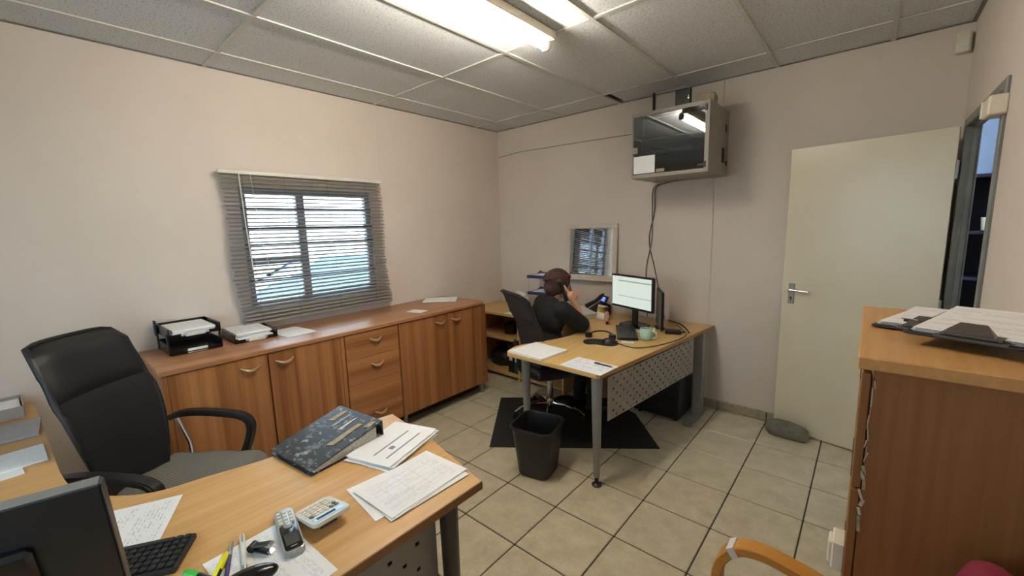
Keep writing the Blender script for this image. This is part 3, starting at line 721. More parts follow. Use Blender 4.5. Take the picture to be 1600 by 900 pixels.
D1 = .74
dk1 = thing('office_desk', 'oak L-shaped desk with black file and papers in front of the mesh chair', 'desk', (0, 0, 0))
c1 = smooth_poly([(-1.655, 1.015), (-1.69, .75), (-1.703, .52), (-1.722, .41), (-1.752, .30), (-1.772, .2), (-1.815, .125), (-1.91, .045), (-2.03, -.008), (-2.18, -.034), (-2.40, -.048), (-2.8, -.07), (-3.345, -.10)], 5)
poly1 = [(-.955, -.72), (-.952, .905), (-1.30, .975)]+[(p.x, p.y) for p in c1]+[(-3.345, -.72)]
MB().prism(poly1, D1-.028, D1, .0015).build('top', M['oak'], dk1)
MB().prism([(-.9555, -.719), (-.9505, -.719), (-.9475, .9065), (-.953, .9055)], D1-.0285, D1-.001).build('edge_band', M['edge'], dk1, 0)
desk_leg(dk1, -1.0, .795, D1-.028, M['grey_d'], .032, .024); desk_leg(dk1, -1.55, .90, D1-.028, M['grey_d'], .032, .024)
desk_leg(dk1, -1.01, -.65, D1-.028, M['grey_d'], .032, .024); desk_leg(dk1, -3.25, -.62, D1-.028, M['grey_d'], .032, .024); desk_leg(dk1, -3.25, -.2, D1-.028, M['grey_d'], .032, .024)
perf_panel('modesty_panel', (-1.035, -.55), (-1.035, .765), .30, D1-.03, 26, 9, M['panel'], dk1, .30)

np_ = thing('black_pedestal', 'added black drawer pedestal under the near desk, darkening its panel holes', 'pedestal', (-1.27, .50, 0))  # unseen pedestal, added so the panel holes read dark
MB().bx(-.20, .20, -.25, .25, .03, .66, .004).build('body', M['black'], np_, 0)
for k in range(3): MB().bx(-.212, -.20, -.24, .24, .045+.205*k, .24+.205*k, .003).build('drawer', M['black'], np_, 0)
for sx in (-.16, .16):
    for sy in (-.2, .2): MB().cyl((sx, sy, 0), (sx, sy, .032), .018).build('castor', M['black'], np_)
# things on the near desk
def mon_box(t, w, h, d, mat, z0):
    return MB().box((0, 0, z0+h/2), (d, w, h), bev=.006).build('housing', mat, t)
mn = thing('monitor', 'black monitor seen from behind on the near desk', 'monitor', (-1.22, -.175, D1), math.radians(-14))
hs = bpy.data.objects.new('head', None)
tl = Matrix.Rotation(math.radians(13), 4, 'Y')
def tilted(b): bmesh.ops.transform(b.bm, matrix=Matrix.Translation((0, 0, .09)) @ tl, verts=b.bm.verts); return b
h_ = tilted(MB().box((0, 0, .16), (.028, .46, .315), bev=.004)).build('housing', M['black'], mn)
tilted(MB().box((-.0145, 0, .165), (.002, .43, .28))).build('screen', M['black_g'], h_, 0)
tilted(MB().box((.002, 0, .3182), (.022, .452, .002))).build('top_strip', M['grey_m'], h_, 0)
tilted(MB().box((.002, .2305, .16), (.024, .002, .30))).build('side_strip', M['grey_d'], h_, 0)
tilted(MB().box((.022, 0, .14), (.022, .25, .17), bev=.008)).build('rear_bulge', M['black_g'], h_)
tilted(MB().box((.0345, .07, .15), (.002, .075, .028))).build('brown_patch', M['card'], h_, 0)  # small brown patch on the rear bulge
MB().box((.02, 0, .09), (.03, .07, .17), bev=.004).build('neck', M['black'], mn)
MB().prism(rpoly(.2, .26, .04), 0, .014, .004).build('base', M['black'], mn)

def keyboard(name, label, loc, rz, keys=True, L=.44, D=.135):
    k = thing(name, label, 'keyboard', loc, rz)
    MB().box((0, 0, .009), (L, D, .018), bev=.004).build('case', M['black'], k)
    km = MB().box((0, 0, .004), (.0155, .0155, .008), bev=.0025); me = bpy.data.meshes.new('key'); km.bm.to_mesh(me); km.bm.free(); me.materials.append(M['keycap'])
    big = MB()
    for r in range(6):
        y = D/2-.016-r*.0205
        for c in range(22):
            x = -L/2+.016+c*.0194
            if c in (15, 18) and keys: continue
            if r == 5 and 3 <= c <= 8:
                if c == 5 and keys:
                    MB().box((x, y, .021), (.11, .0155, .008), bev=.0025).build('space_bar', M['keycap'], k)
                elif c == 5: big.box((x, y, .021), (.11, .0155, .008))
                continue
            if keys: link('key', me, k, (x, y, .017))
            else: big.box((x, y, .021), (.015, .0155, .008))
    if not keys: big.build('keys', M['keycap'], k, 0)['kind'] = 'stuff'
    else: big.bm.free()
    return k
M['keycap'] = plain('black_keycap', srgb(34, 34, 36), .4)
kx, ky = -.52, -.85
keyboard('keyboard', 'black keyboard behind the near monitor', (-1.352+kx*.215, .165+ky*.215, D1), math.atan2(-ky, -kx)+PI)
sheet('handwritten_page', M['p_hand'], 'white page of handwritten notes partly under the near keyboard', 'paper', (-1.598, .062, D1+.0005), math.radians(-24), .297, .225, .0015)
# lever arch file
lf = thing('lever_arch_file', 'worn black lever arch file with torn spine lying on the near desk', 'file', (-1.605, .685, D1+.001), math.radians(7))
def wedge(z_lo0, z_lo1, z_hi0, z_hi1, x0, x1, y0, y1, name, mat, bev=.002):
    m = MB(); b = [m.bm.verts.new(p) for p in ((x0, y0, z_lo0), (x1, y0, z_lo0), (x1, y1, z_hi0), (x0, y1, z_hi0))]; t = [m.bm.verts.new(p) for p in ((x0, y0, z_lo1), (x1, y0, z_lo1), (x1, y1, z_hi1), (x0, y1, z_hi1))]
    m.bm.faces.new(b[::-1]); m.bm.faces.new(t)
    for i in range(4): m.bm.faces.new((b[i], b[(i+1) % 4], t[(i+1) % 4], t[i]))
    bmesh.ops.bevel(m.bm, geom=m.bm.edges[:], offset=bev, segments=1, affect='EDGES')
    return m.build(name, mat, lf, 0)
kf = N('worn_black_board'); sc_ = kf.ramp(kf.noise(kf.coord(scale=(22, 40, 22)), 1, 5, .7),   .54, .62, *BW); sc2 = kf.ramp(kf.noise(kf.coord(), 26, 4, .6), .61, .66, *BW)
kf.base(kf.mix(kf.math('MAXIMUM', kf.math('MULTIPLY', sc2, .8), kf.math('MULTIPLY', sc_, .35)), srgb(34, 36, 42), srgb(170, 168, 162))); kf.set(Roughness=.35)
wedge(0, .003, 0, .003, -.145, .145, -.16, .158, 'back_cover', kf.m)
wedge(.016, .020, .076, .080, -.145, .145, -.16, .158, 'front_cover', kf.m)
wedge(.0035, .015, .004, .062, -.128, .138, -.145, .13, 'pages', M['p_edge'])
wedge(.003, .076, .003, .078, -.143, .143, .155, .161, 'spine', kf.m)
for k, (x, w, y, l, mt) in enumerate(((.075, .03, .03, .15, 'card'), (.02, .012, .08, .09, 'white'), (-.03, .016, .085, .10, 'grey_m'), (-.075, .03, .10, .08, 'card'), (.118, .028, .115, .05, 'card'))):
    zf = lambda yy: .020+(yy+.16)/.318*.06
    m = MB(); a = [(x-w/2, y-l/2), (x+w/2, y-l/2+.01), (x+w/2-.004, y+l/2), (x-w/2+.003, y+l/2-.008)]
    f = m.bm.faces.new([m.bm.verts.new((p, q, zf(q)+.0006)) for p, q in a]); m.bm.normal_update(); bmesh.ops.solidify(m.bm, geom=[f], thickness=-.001); m.build('torn_tape', M[mt], lf, 0)
pile('paper_stack', 'stack of printed statements beside the worn lever arch file', (-1.395, .85, D1+.001), math.radians(107), 6, [M['p_blank'], M['p_text2'], M['p_form']], t=.0022, jit=.012, rot=.06)
fan = thing('fanned_papers', 'fanned printed pages at the corner of the near desk', 'papers', (-1.135, .750, D1+.0005), math.radians(92))
for k, (dx, dy, a) in enumerate(((-.02, .015, -.13), (0, -.014, -.06), (.006, -.004, .03), (0, 0, 0))):
    o = MB().bx(-.155, .155, -.108, .108, 0, .0015).build('sheet', M['p_table'] if k == 3 else M['p_blank'], fan, 0)
    place(o, (dx, dy, .0005+k*.002), a)
# calculator
ca = thing('calculator', 'white desktop calculator with tilted blue-grey display', 'calculator', (-1.193, .470, D1+.006), math.radians(92))
tc_ = Matrix.Rotation(math.radians(-11), 4, 'X')
def tcalc(b): bmesh.ops.transform(b.bm, matrix=Matrix.Translation((0, 0, .018)) @ tc_, verts=b.bm.verts); return b
cb = tcalc(MB().prism(rpoly(.112, .145, .014), -.003, .008, .002)).build('case', M['white'], ca)
tcalc(MB().box((0, -.047, .0085), (.088, .026, .002))).build('display', M['lblue'], cb, 0)
tcalc(MB().box((-.008, -.046, .0098), (.055, .012, .001))).build('digits', M['navy'], cb, 0)
for r in range(5):
    for c in range(6):
        tcalc(MB().box((-.038+c*.0152, .05-r*.0165, .0095), (.011, .0105, .004), bev=.001)).build('key', M['grey_d'] if (r, c) in ((4, 4), (4, 5), (3, 5), (4, 0)) else M['cream'], cb, 0)
MB().box((0, -.035, .006), (.05, .006, .020)).build('prop_foot', M['grey_d'], ca, 0)
# cordless handset
ch = thing('cordless_phone', 'silver and black cordless handset lying on the near desk', 'phone', (-1.205, .378, D1+.0025), math.radians(-12))
MB().prism(rpoly(.205, .052, .012), 0, .020, .005).build('body', M['silver'], ch)
MB().prism(rpoly(.115, .044, .008), .0195, .0225, .001).build('front_panel', M['black_g'], ch, loc=(.04, 0, 0))
MB().box((.055, 0, .0228), (.05, .034, .001)).build('screen', plain('grey_lcd', srgb(52, 54, 56), .15), ch, 0)
MB().lathe([(.012, 0), (.012, .003), (.009, .004)], (-.008, 0, .0215), 20).build('navigation_key', M['silver'], ch)
for r in range(4):
    for c in range(3): MB().box((-.083+r*.017, -.015+c*.015, .021), (.012, .011, .003), bev=.001).build('key', M['white'], ch, 0)
MB().box((.088, 0, .0228), (.003, .016, .001)).build('earpiece', M['silver'], ch, 0)
sheet('printed_letter', M['p_text'], 'printed letter lying under the handset and pens on the near desk', 'paper', (-1.122, .297, D1+.0006), math.radians(3), .31, .205, .0015)
def pen(name, label, p0, p1, r, mat, capm, cat='pen', tip=.012, capl=.3):
    p0, p1 = Vector(p0), Vector(p1); d = (p1-p0).normalized(); q = p0.lerp(p1, capl)
    t = thing(name, label, cat, p0); z = lambda v: v-p0
    MB().cyl(z(q), z(p1), r*.9, r*.9, 14).build('barrel', mat, t)
    MB().cap(z(p0), z(q), r, r, 14).build('cap', capm, t)
    MB().cyl(z(p1), z(p1+d*tip), r*.8, r*.15, 12).build('tip', M['silver'], t)
    if cat == 'pen': MB().box((z(p0.lerp(p1, .15))+Vector((0, 0, r+.001))), (.035, .004, .002), math.atan2(d.y, d.x)).build('clip', M['chrome'], t, 0)
    return t
hz = D1+.0022
hl = pen('highlighter', 'yellow capped highlighter lying on the printed letter', (-1.245, .233, hz+.009), (-1.145, .172, hz+.009), .009, M['black'], M['yellow'], 'highlighter', .008, .42)
MB().box((.062, -.038, .0085), (.05, .010, .002), math.atan2(-.061, .1)).build('label', M['yellow'], hl, 0)
pen('marker_pen', 'purple pen with clear tip cap lying beside the highlighter', (-1.29, .258, hz+.006), (-1.15, .208, hz+.006), .006, M['purple'], M['glasscap'] if 'glasscap' in M else M['silver'], 'pen', .01, .35)
pen('ballpoint_pen', 'white ballpoint pen lying next to the staple remover', (-1.295, .286, hz+.007), (-1.165, .254, hz+.007), .007, M['white'], M['white'], 'pen', .014, .2)
sr = thing('staple_remover', 'small black staple remover with open jaws on the letter', 'staple remover', (-1.195, .303, hz), math.radians(35))
for s in (-1, 1):
    MB().box((0, 0, .014+s*.008), (.055, .020, .005), rot=Matrix.Rotation(s*-.22, 4, 'Y'), bev=.002).build('grip', M['black'], sr)
    MB().box((.028, 0, .014+s*.011), (.012, .016, .008), rot=Matrix.Rotation(s*-.5, 4, 'Y')).build('jaw', M['chrome'], sr, 0)
MB().cyl((-.024, -.011, .014), (-.024, .011, .014), .011).build('pivot', M['black'], sr)
st = thing('glasses_case', 'glossy black rounded glasses case on the letter', 'case', (-1.098, .247, hz), math.radians(70))
m = MB().sph((0, 0, .020), (.062, .028, .020), 24, 14); bmesh.ops.bisect_plane(m.bm, geom=m.bm.verts[:]+m.bm.edges[:]+m.bm.faces[:], plane_co=(0, 0, .019), plane_no=(0, 0, 1), clear_outer=True); m.build('lower_shell', M['black_g'], st)
m = MB().sph((0, 0, .021), (.0625, .0285, .020), 24, 14); bmesh.ops.bisect_plane(m.bm, geom=m.bm.verts[:]+m.bm.edges[:]+m.bm.faces[:], plane_co=(0, 0, .0205), plane_no=(0, 0, 1), clear_inner=True); m.build('lid', M['black_g'], st)
ge = thing('green_marker', 'stubby bright green marker cap on the near desk', 'marker', (-1.235, .158, D1+.001), .5)
MB().cap((-.015, 0, .012), (.015, 0, .012), .0115).build('cap', M['green'], ge); MB().cyl((.015, 0, .012), (.06, -.005, .012), .0095).build('barrel', M['black'], ge)
# papers on the desk return
sheet('document_page', M['p_text2'], 'white pages on the desk return nearest the mesh chair arm', 'papers', (-2.49, -.215, D1+.001), math.radians(93), .29, .20, .006)
sheet('envelope', M['p_blank'], 'blank white envelope slipped under the pages on the desk return', 'envelope', (-2.37, -.24, D1+.0005), math.radians(96), .22, .11, .002)
sheet('grey_folder', plain('grey_card', srgb(178, 174, 172), .8), 'grey card folder on the middle of the desk return', 'folder', (-2.87, -.235, D1+.001), math.radians(88), .31, .24, .012)
ib = thing('file_box', 'open grey card box at the wall end of the desk return', 'box', (-3.2, -.30, D1), .05)
MB().bx(-.12, .12, -.17, .17, 0, .004).bx(-.12, -.116, -.17, .17, 0, .06).bx(.116, .12, -.17, .17, 0, .06).bx(-.12, .12, -.17, -.166, 0, .06).bx(-.12, .12, .166, .17, 0, .06).build('box', plain('grey_board', srgb(150, 144, 138), .8), ib, 0)
MB().bx(-.11, .11, -.16, .16, .005, .045).build('sheets', M['p_blank'], ib, 0)

# ------------------------------------------------------------------ things on the far desk
sheet('paper_pad', M['p_text2'], 'thick pad of white pages at the rounded corner of the far desk', 'papers', (-1.69, 2.205, D2+.001), math.radians(-6), .30, .27, .014)
bp = sheet('order_form', M['p_blue'], 'blue-printed form lying at the front corner of the far desk', 'paper', (-1.262, 2.155, D2+.001), math.radians(-4), .297, .20, .003)
pen('ballpoint_pen', 'dark blue pen lying across the blue-printed form', (-1.25, 2.21, D2+.009), (-1.13, 2.20, D2+.009), .005, M['navy'], M['navy'], 'pen')
mp = MB(); pp = smooth_poly([(.13, 0), (.10, .075), (0, .085), (-.10, .07), (-.13, .0), (-.09, -.07), (-.02, -.055), (.05, -.075), (.11, -.06), (.13, 0)], 6)
tag(place(mp.prism([(p.x, p.y) for p in pp[:-1]], 0, .005, .001).build('mouse_pad', M['rubber']), (-1.455, 2.655, D2), .35), 'black rounded mouse pad on the far desk', 'mouse pad')
ms = thing('computer_mouse', 'small black mouse on the black mouse pad', 'mouse', (-1.40, 2.68, D2+.005), .4)
m = MB().sph((0, 0, 0), (.055, .032, .036), 20, 12); bmesh.ops.bisect_plane(m.bm, geom=m.bm.verts[:]+m.bm.edges[:]+m.bm.faces[:], plane_co=(0, 0, 0), plane_no=(0, 0, 1), clear_inner=True)
m.build('shell', M['black'], ms); MB().cyl((.03, -.003, .028), (.03, .003, .028), .008).build('wheel', M['grey_d'], ms)
hd = thing('headset', 'black headset with a thin boom microphone on the far desk', 'headset', (-1.52, 2.775, D2+.004), .3)
MB().tube([(.09*math.cos(a), .075*math.sin(a), .012+.02*math.sin(a)) for a in [PI*k/12 for k in range(13)]], .006, 8).build('headband', M['black'], hd)
for s in (-1, 1): MB().cyl((s*.09, -.01, .0), (s*.09, -.01, .03), .027, n=18).build('ear_pad', M['black'], hd)
MB().tube([(-.09, -.01, .02), (-.13, .01, .03), (-.19, .03, .015)], .003, 6).build('boom', M['black'], hd)
cw = smooth_poly([(-1.35, 2.70, D2+.006), (-1.2, 2.66, D2+.005), (-1.1, 2.78, D2+.005), (-1.03, 3.0, D2+.005), (-1.02, 3.2, D2+.005), (-1.1, 3.35, D2+.005), (-1.17, 3.42, D2+.02)], 6)
tag(MB().tube(cw, .0035, 6).build('mouse_cable', M['cable']), 'thin dark cable looping over the far desk from the mouse', 'cable')
cw = smooth_poly([(-1.02, 3.27, D2+.006), (-1.08, 3.36, D2+.02), (-1.14, 3.41, D2+.035), (-1.20, 3.50, D2+.02), (-1.30, 3.6, D2+.006)], 6)
tag(MB().tube(cw, .006, 6).build('power_cable', M['cable']), 'tangled brown power cable at the wall end of the far desk', 'cable')
k2 = Vector((-1.307-(-1.557), 2.83-3.285)); keyboard('keyboard', 'black keyboard in front of the lit monitor on the far desk', (-1.42, 3.008, D2), math.atan2(k2.y, k2.x), False, .42, .15)
sheet('white_card', M['p_blank'], 'small white card beside the far keyboard', 'card', (-1.30, 2.775, D2+.001), .3, .09, .05, .001)
# mint mug
mg = thing('mint_mug', 'mint green ceramic mug next to the far keyboard', 'mug', (-1.222, 2.925, D2), .2)
MB().lathe([(.034, 0), (.045, .008), (.052, .035), (.05, .065), (.042, .088), (.038, .088), (.045, .06), (.046, .03), (.03, .012)], n=28).build('body', M['mint'], mg)
MB().tube([(.046, -.02+.0, .075), (.075, -.03, .07), (.083, -.033, .045), (.072, -.03, .022), (.048, -.02, .02)], .006, 8).build('handle', M['mint'], mg)
ts = MB().grid(lambda u, v: ((u-.5)*.11, (v-.5)*.09, .03*math.sin(u*5)*math.sin(v*4)+.035), 10, 8, .002).build('tissue', M['bag'])
tag(place(ts, (-1.27, 3.035, D2-.004)), 'crumpled white tissue behind the mint mug', 'tissue')
# lit monitor
def screen_mat():
    k = N('lit_spreadsheet_screen'); tc = k.n('ShaderNodeTexCoord'); sp = k.n('ShaderNodeSeparateXYZ'); k.l(tc.outputs['Generated'], sp.inputs[0])
    u, v = sp.outputs[0], sp.outputs[2]
    def band(c, a, b): return k.math('MULTIPLY', k.math('GREATER_THAN', c, a), k.math('LESS_THAN', c, b))
    bar = k.math('MULTIPLY', band(v, .83, .875), k.math('GREATER_THAN', u, .16))
    line = k.math('MULTIPLY', band(v, .325, .345), k.math('GREATER_THAN', u, .16))
    col = k.math('MAXIMUM', band(u, .42, .425), band(u, .16, .163))
    rows = k.math('MULTIPLY', k.math('LESS_THAN', k.math('FRACT', k.math('MULTIPLY', v, 26)), .3), k.math('GREATER_THAN', k.noise(k.coord('Generated', (40, 1, 26)), 1, 1), .55))
    title = k.math('MULTIPLY', band(v, .93, .955), band(u, .19, .28))
    d = k.math('MAXIMUM', k.math('MULTIPLY', bar, .55), k.math('MAXIMUM', k.math('MULTIPLY', line, .6), k.math('MAXIMUM', k.math('MULTIPLY', col, .15), k.math('MAXIMUM', k.math('MULTIPLY', rows, .08), k.math('MULTIPLY', title, .4)))))
    c = k.mix(d, (.80, .90, .80, 1), (.05, .07, .06, 1)); k.base((.02, .02, .02, 1)); k.l(c, k.b.inputs['Emission Color']); k.set(Emission_Strength=.33, Roughness=.2); return k.m
A, Bq = Vector((-1.72, 3.33)), Vector((-1.272, 3.15)); mid = (A+Bq)/2
m2 = thing('monitor', 'black monitor showing a pale spreadsheet on the far desk', 'monitor', (mid.x, mid.y, D2), math.atan2((Bq-A).y, (Bq-A).x))
hs = MB().box((0, .018, .29), (.485, .03, .285), bev=.005).box((0, .035, .27), (.25, .03, .16), bev=.01).build('housing', M['black'], m2)
MB().box((0, .002, .293), (.455, .004, .25)).build('screen', screen_mat(), hs, 0)
MB().box((0, .055, .12), (.06, .02, .22), bev=.004).build('neck', M['black'], m2)
MB().prism(rpoly(.24, .18, .05), 0, .014, .004).build('base', M['black_g'], m2, loc=(0, .05, 0))
# slim computer tower
pc = thing('computer_tower', 'slim grey and black computer tower beside the lit monitor', 'computer', (-1.272, 3.315, D2), math.radians(29))
MB().box((0, 0, .165), (.022, .28, .31), bev=.003).box((0, 0, .006), (.07, .10, .012), bev=.002).build('side_shell', M['black'], pc, 0)
MB().box((-.0125, 0, .165), (.003, .27, .29), bev=.001).build('side_panel', plain('grey_side_panel', srgb(128, 130, 136), .4, .3), pc, 0)
adp = thing('power_brick', 'black power brick on the desk beside the computer tower', 'power adapter', (-1.12, 3.2, D2), .4)
MB().box((0, 0, .016), (.12, .06, .032), bev=.006).build('case', M['black'], adp); MB().cyl((.06, 0, .016), (.085, 0, .016), .006).build('plug', M['black'], adp)
# desk phone
ph = thing('desk_phone', 'black desk telephone with a small lit blue screen', 'phone', (-1.955, 3.52, D2), math.radians(-36))
m = MB(); q = [(-.09, .012), (.09, .012), (.09, .03), (-.06, .115), (-.09, .1)]
a = [m.bm.verts.new((.0-.09, x, z)) for x, z in [(-p[0], p[1]) for p in q]]; b = [m.bm.verts.new((.09, x, z)) for x, z in [(-p[0], p[1]) for p in q]]
m.bm.faces.new(a); m.bm.faces.new(b[::-1])
for i in range(5): m.bm.faces.new((a[i], b[i], b[(i+1) % 5], a[(i+1) % 5]))
bmesh.ops.bevel(m.bm, geom=m.bm.edges[:], offset=.005, segments=2, affect='EDGES'); m.build('base', M['black'], ph)
MB().bx(-.085, .085, -.09, .09, 0, .014).build('foot', M['black'], ph, 0)
MB().tube([(-.06, -.1, .075), (-.062, -.07, .09), (-.062, .0, .12), (-.062, .06, .165), (-.06, .085, .168)], [.026, .02, .018, .02, .026], 10).build('handset', M['black'], ph)
sc = MB().box((.03, .052, .145), (.085, .022, .075), rot=Matrix.Rotation(-.5, 4, 'X'), bev=.004).build('display', M['black'], ph)
MB().box((.03, .043, .149), (.055, .012, .042), rot=Matrix.Rotation(-.5, 4, 'X')).build('screen', emit('blue_lcd_glow', (.12, .2, .95, 1), .5), sc, 0)
for r in range(4):
    for c in range(3): MB().box((.005+c*.022, -.05+r*.02, .052+r*.0115), (.015, .012, .006), rot=Matrix.Rotation(.52, 4, 'X')).build('key', M['grey_d'], ph, 0)
# desk calendar
cl = thing('desk_calendar', 'white tent calendar with a yellow picture on the far desk', 'calendar', (-1.83, 3.375, D2), math.radians(-20))
def leaf(ang, y0): return Matrix.Translation((0, y0, 0)) @ Matrix.Rotation(ang, 4, 'X')
for nm, a_, y_ in (('front_leaf', -.32, -.035), ('back_leaf', .32, .035)):
    m = MB().box((0, 0, .065), (.12, .002, .13)); bmesh.ops.transform(m.bm, matrix=leaf(a_, y_), verts=m.bm.verts); o = m.build(nm, M['white'], cl, 0)
    if nm == 'front_leaf':
        k = N('yellow_picture'); k.base(k.ramp(k.noise(k.coord(), 45, 3), .42, .58, srgb(70, 58, 32), srgb(204, 176, 84))); k.set(Roughness=.5)
        m = MB().box((0, -.0018, .095), (.10, .0015, .06)); bmesh.ops.transform(m.bm, matrix=leaf(a_, y_), verts=m.bm.verts); m.build('picture', k.m, o, 0)
        m = MB().box((0, -.0018, .035), (.10, .0015, .045)); bmesh.ops.transform(m.bm, matrix=leaf(a_, y_), verts=m.bm.verts); m.build('date_grid', M['p_text2'], o, 0)
lo = thing('lotion_bottle', 'small pink bottle with dark cap between calendar and monitor', 'bottle', (-1.76, 3.32, D2))
MB().lathe([(.018, 0), (.022, .004), (.022, .07), (.012, .085), (.012, .09)], n=18).build('body', plain('pale_pink_plastic', srgb(206, 164, 156), .4), lo)
MB().lathe([(.015, 0), (.02, .005), (.02, .03), (.015, .036)], (0, 0, .09), 18).build('cap', plain('dark_brown_plastic', srgb(60, 38, 34), .4), lo)
lp = thing('pink_highlighter', 'tiny pink eraser lying before the lit monitor', 'eraser', (-1.68, 3.20, D2), .5)
MB().box((0, 0, .011), (.045, .022, .022), bev=.004).build('block', plain('pink_rubber', srgb(214, 90, 100), .6), lp); MB().box((-.008, 0, .0115), (.026, .024, .024), bev=.002).build('sleeve', M['black'], lp)
ff = thing('white_file', 'white lever arch file lying open beside the desk telephone', 'file', (-2.055, 3.27, D2), math.radians(66))
MB().bx(-.16, .16, -.12, .12, 0, .004).build('back_cover', plain('grey_file_board', srgb(150, 150, 146), .5), ff, 0)
MB().bx(-.15, .15, -.11, .11, .004, .045).build('pages', M['p_edge'], ff, 0)
m = MB().bx(-.16, .16, -.122, .122, 0, .004); bmesh.ops.transform(m.bm, matrix=Matrix.Translation((0, 0, .058)) @ Matrix.Rotation(.12, 4, 'X'), verts=m.bm.verts); m.build('front_cover', plain('white_file_board', srgb(206, 204, 200), .5), ff, 0)
MB().bx(-.16, .16, .118, .124, 0, .07).build('spine', plain('grey_spine', srgb(128, 126, 122), .5), ff, 0)

# ------------------------------------------------------------------ floor things
mt = MB().prism([(-2.54, 2.72), (-2.01, 2.01), (-1.03, 2.745), (-1.40, 3.16), (-1.75, 3.30)], .0005, .006, .001).build('chair_mat', M['rubber'])
tag(mt, 'black rubber floor mat under the occupied office chair', 'mat')
bn = thing('waste_bin', 'black square-shouldered plastic waste bin on the tiled floor', 'bin', (-1.555, 2.005, 0), math.radians(12))
m = MB()
def ring(w, h, r, z): return [m.bm.verts.new((x, y, z)) for x, y in rpoly(w, h, r, 5)]
rs = [ring(.20, .20, .05, 0), ring(.215, .215, .05, .01), ring(.275, .275, .055, .325), ring(.292, .292, .058, .330), ring(.295, .295, .058, .342), ring(.278, .278, .052, .342), ring(.262, .262, .05, .32), ring(.205, .205, .045, .02)]
for Aq, Bk in zip(rs, rs[1:]):
    for i in range(len(Aq)): m.bm.faces.new((Aq[i], Aq[(i+1) % len(Aq)], Bk[(i+1) % len(Aq)], Bk[i]))
m.bm.faces.new(rs[0][::-1]); m.bm.faces.new(rs[-1]); m.build('tub', M['black_s'], bn, 50)
MB().tube([(x*.293, y*.293, .334) for x, y in [(p[0], p[1]) for p in rpoly(1, 1, .2, 5)]], .006, 8, True).build('rim', M['black_s'], bn)

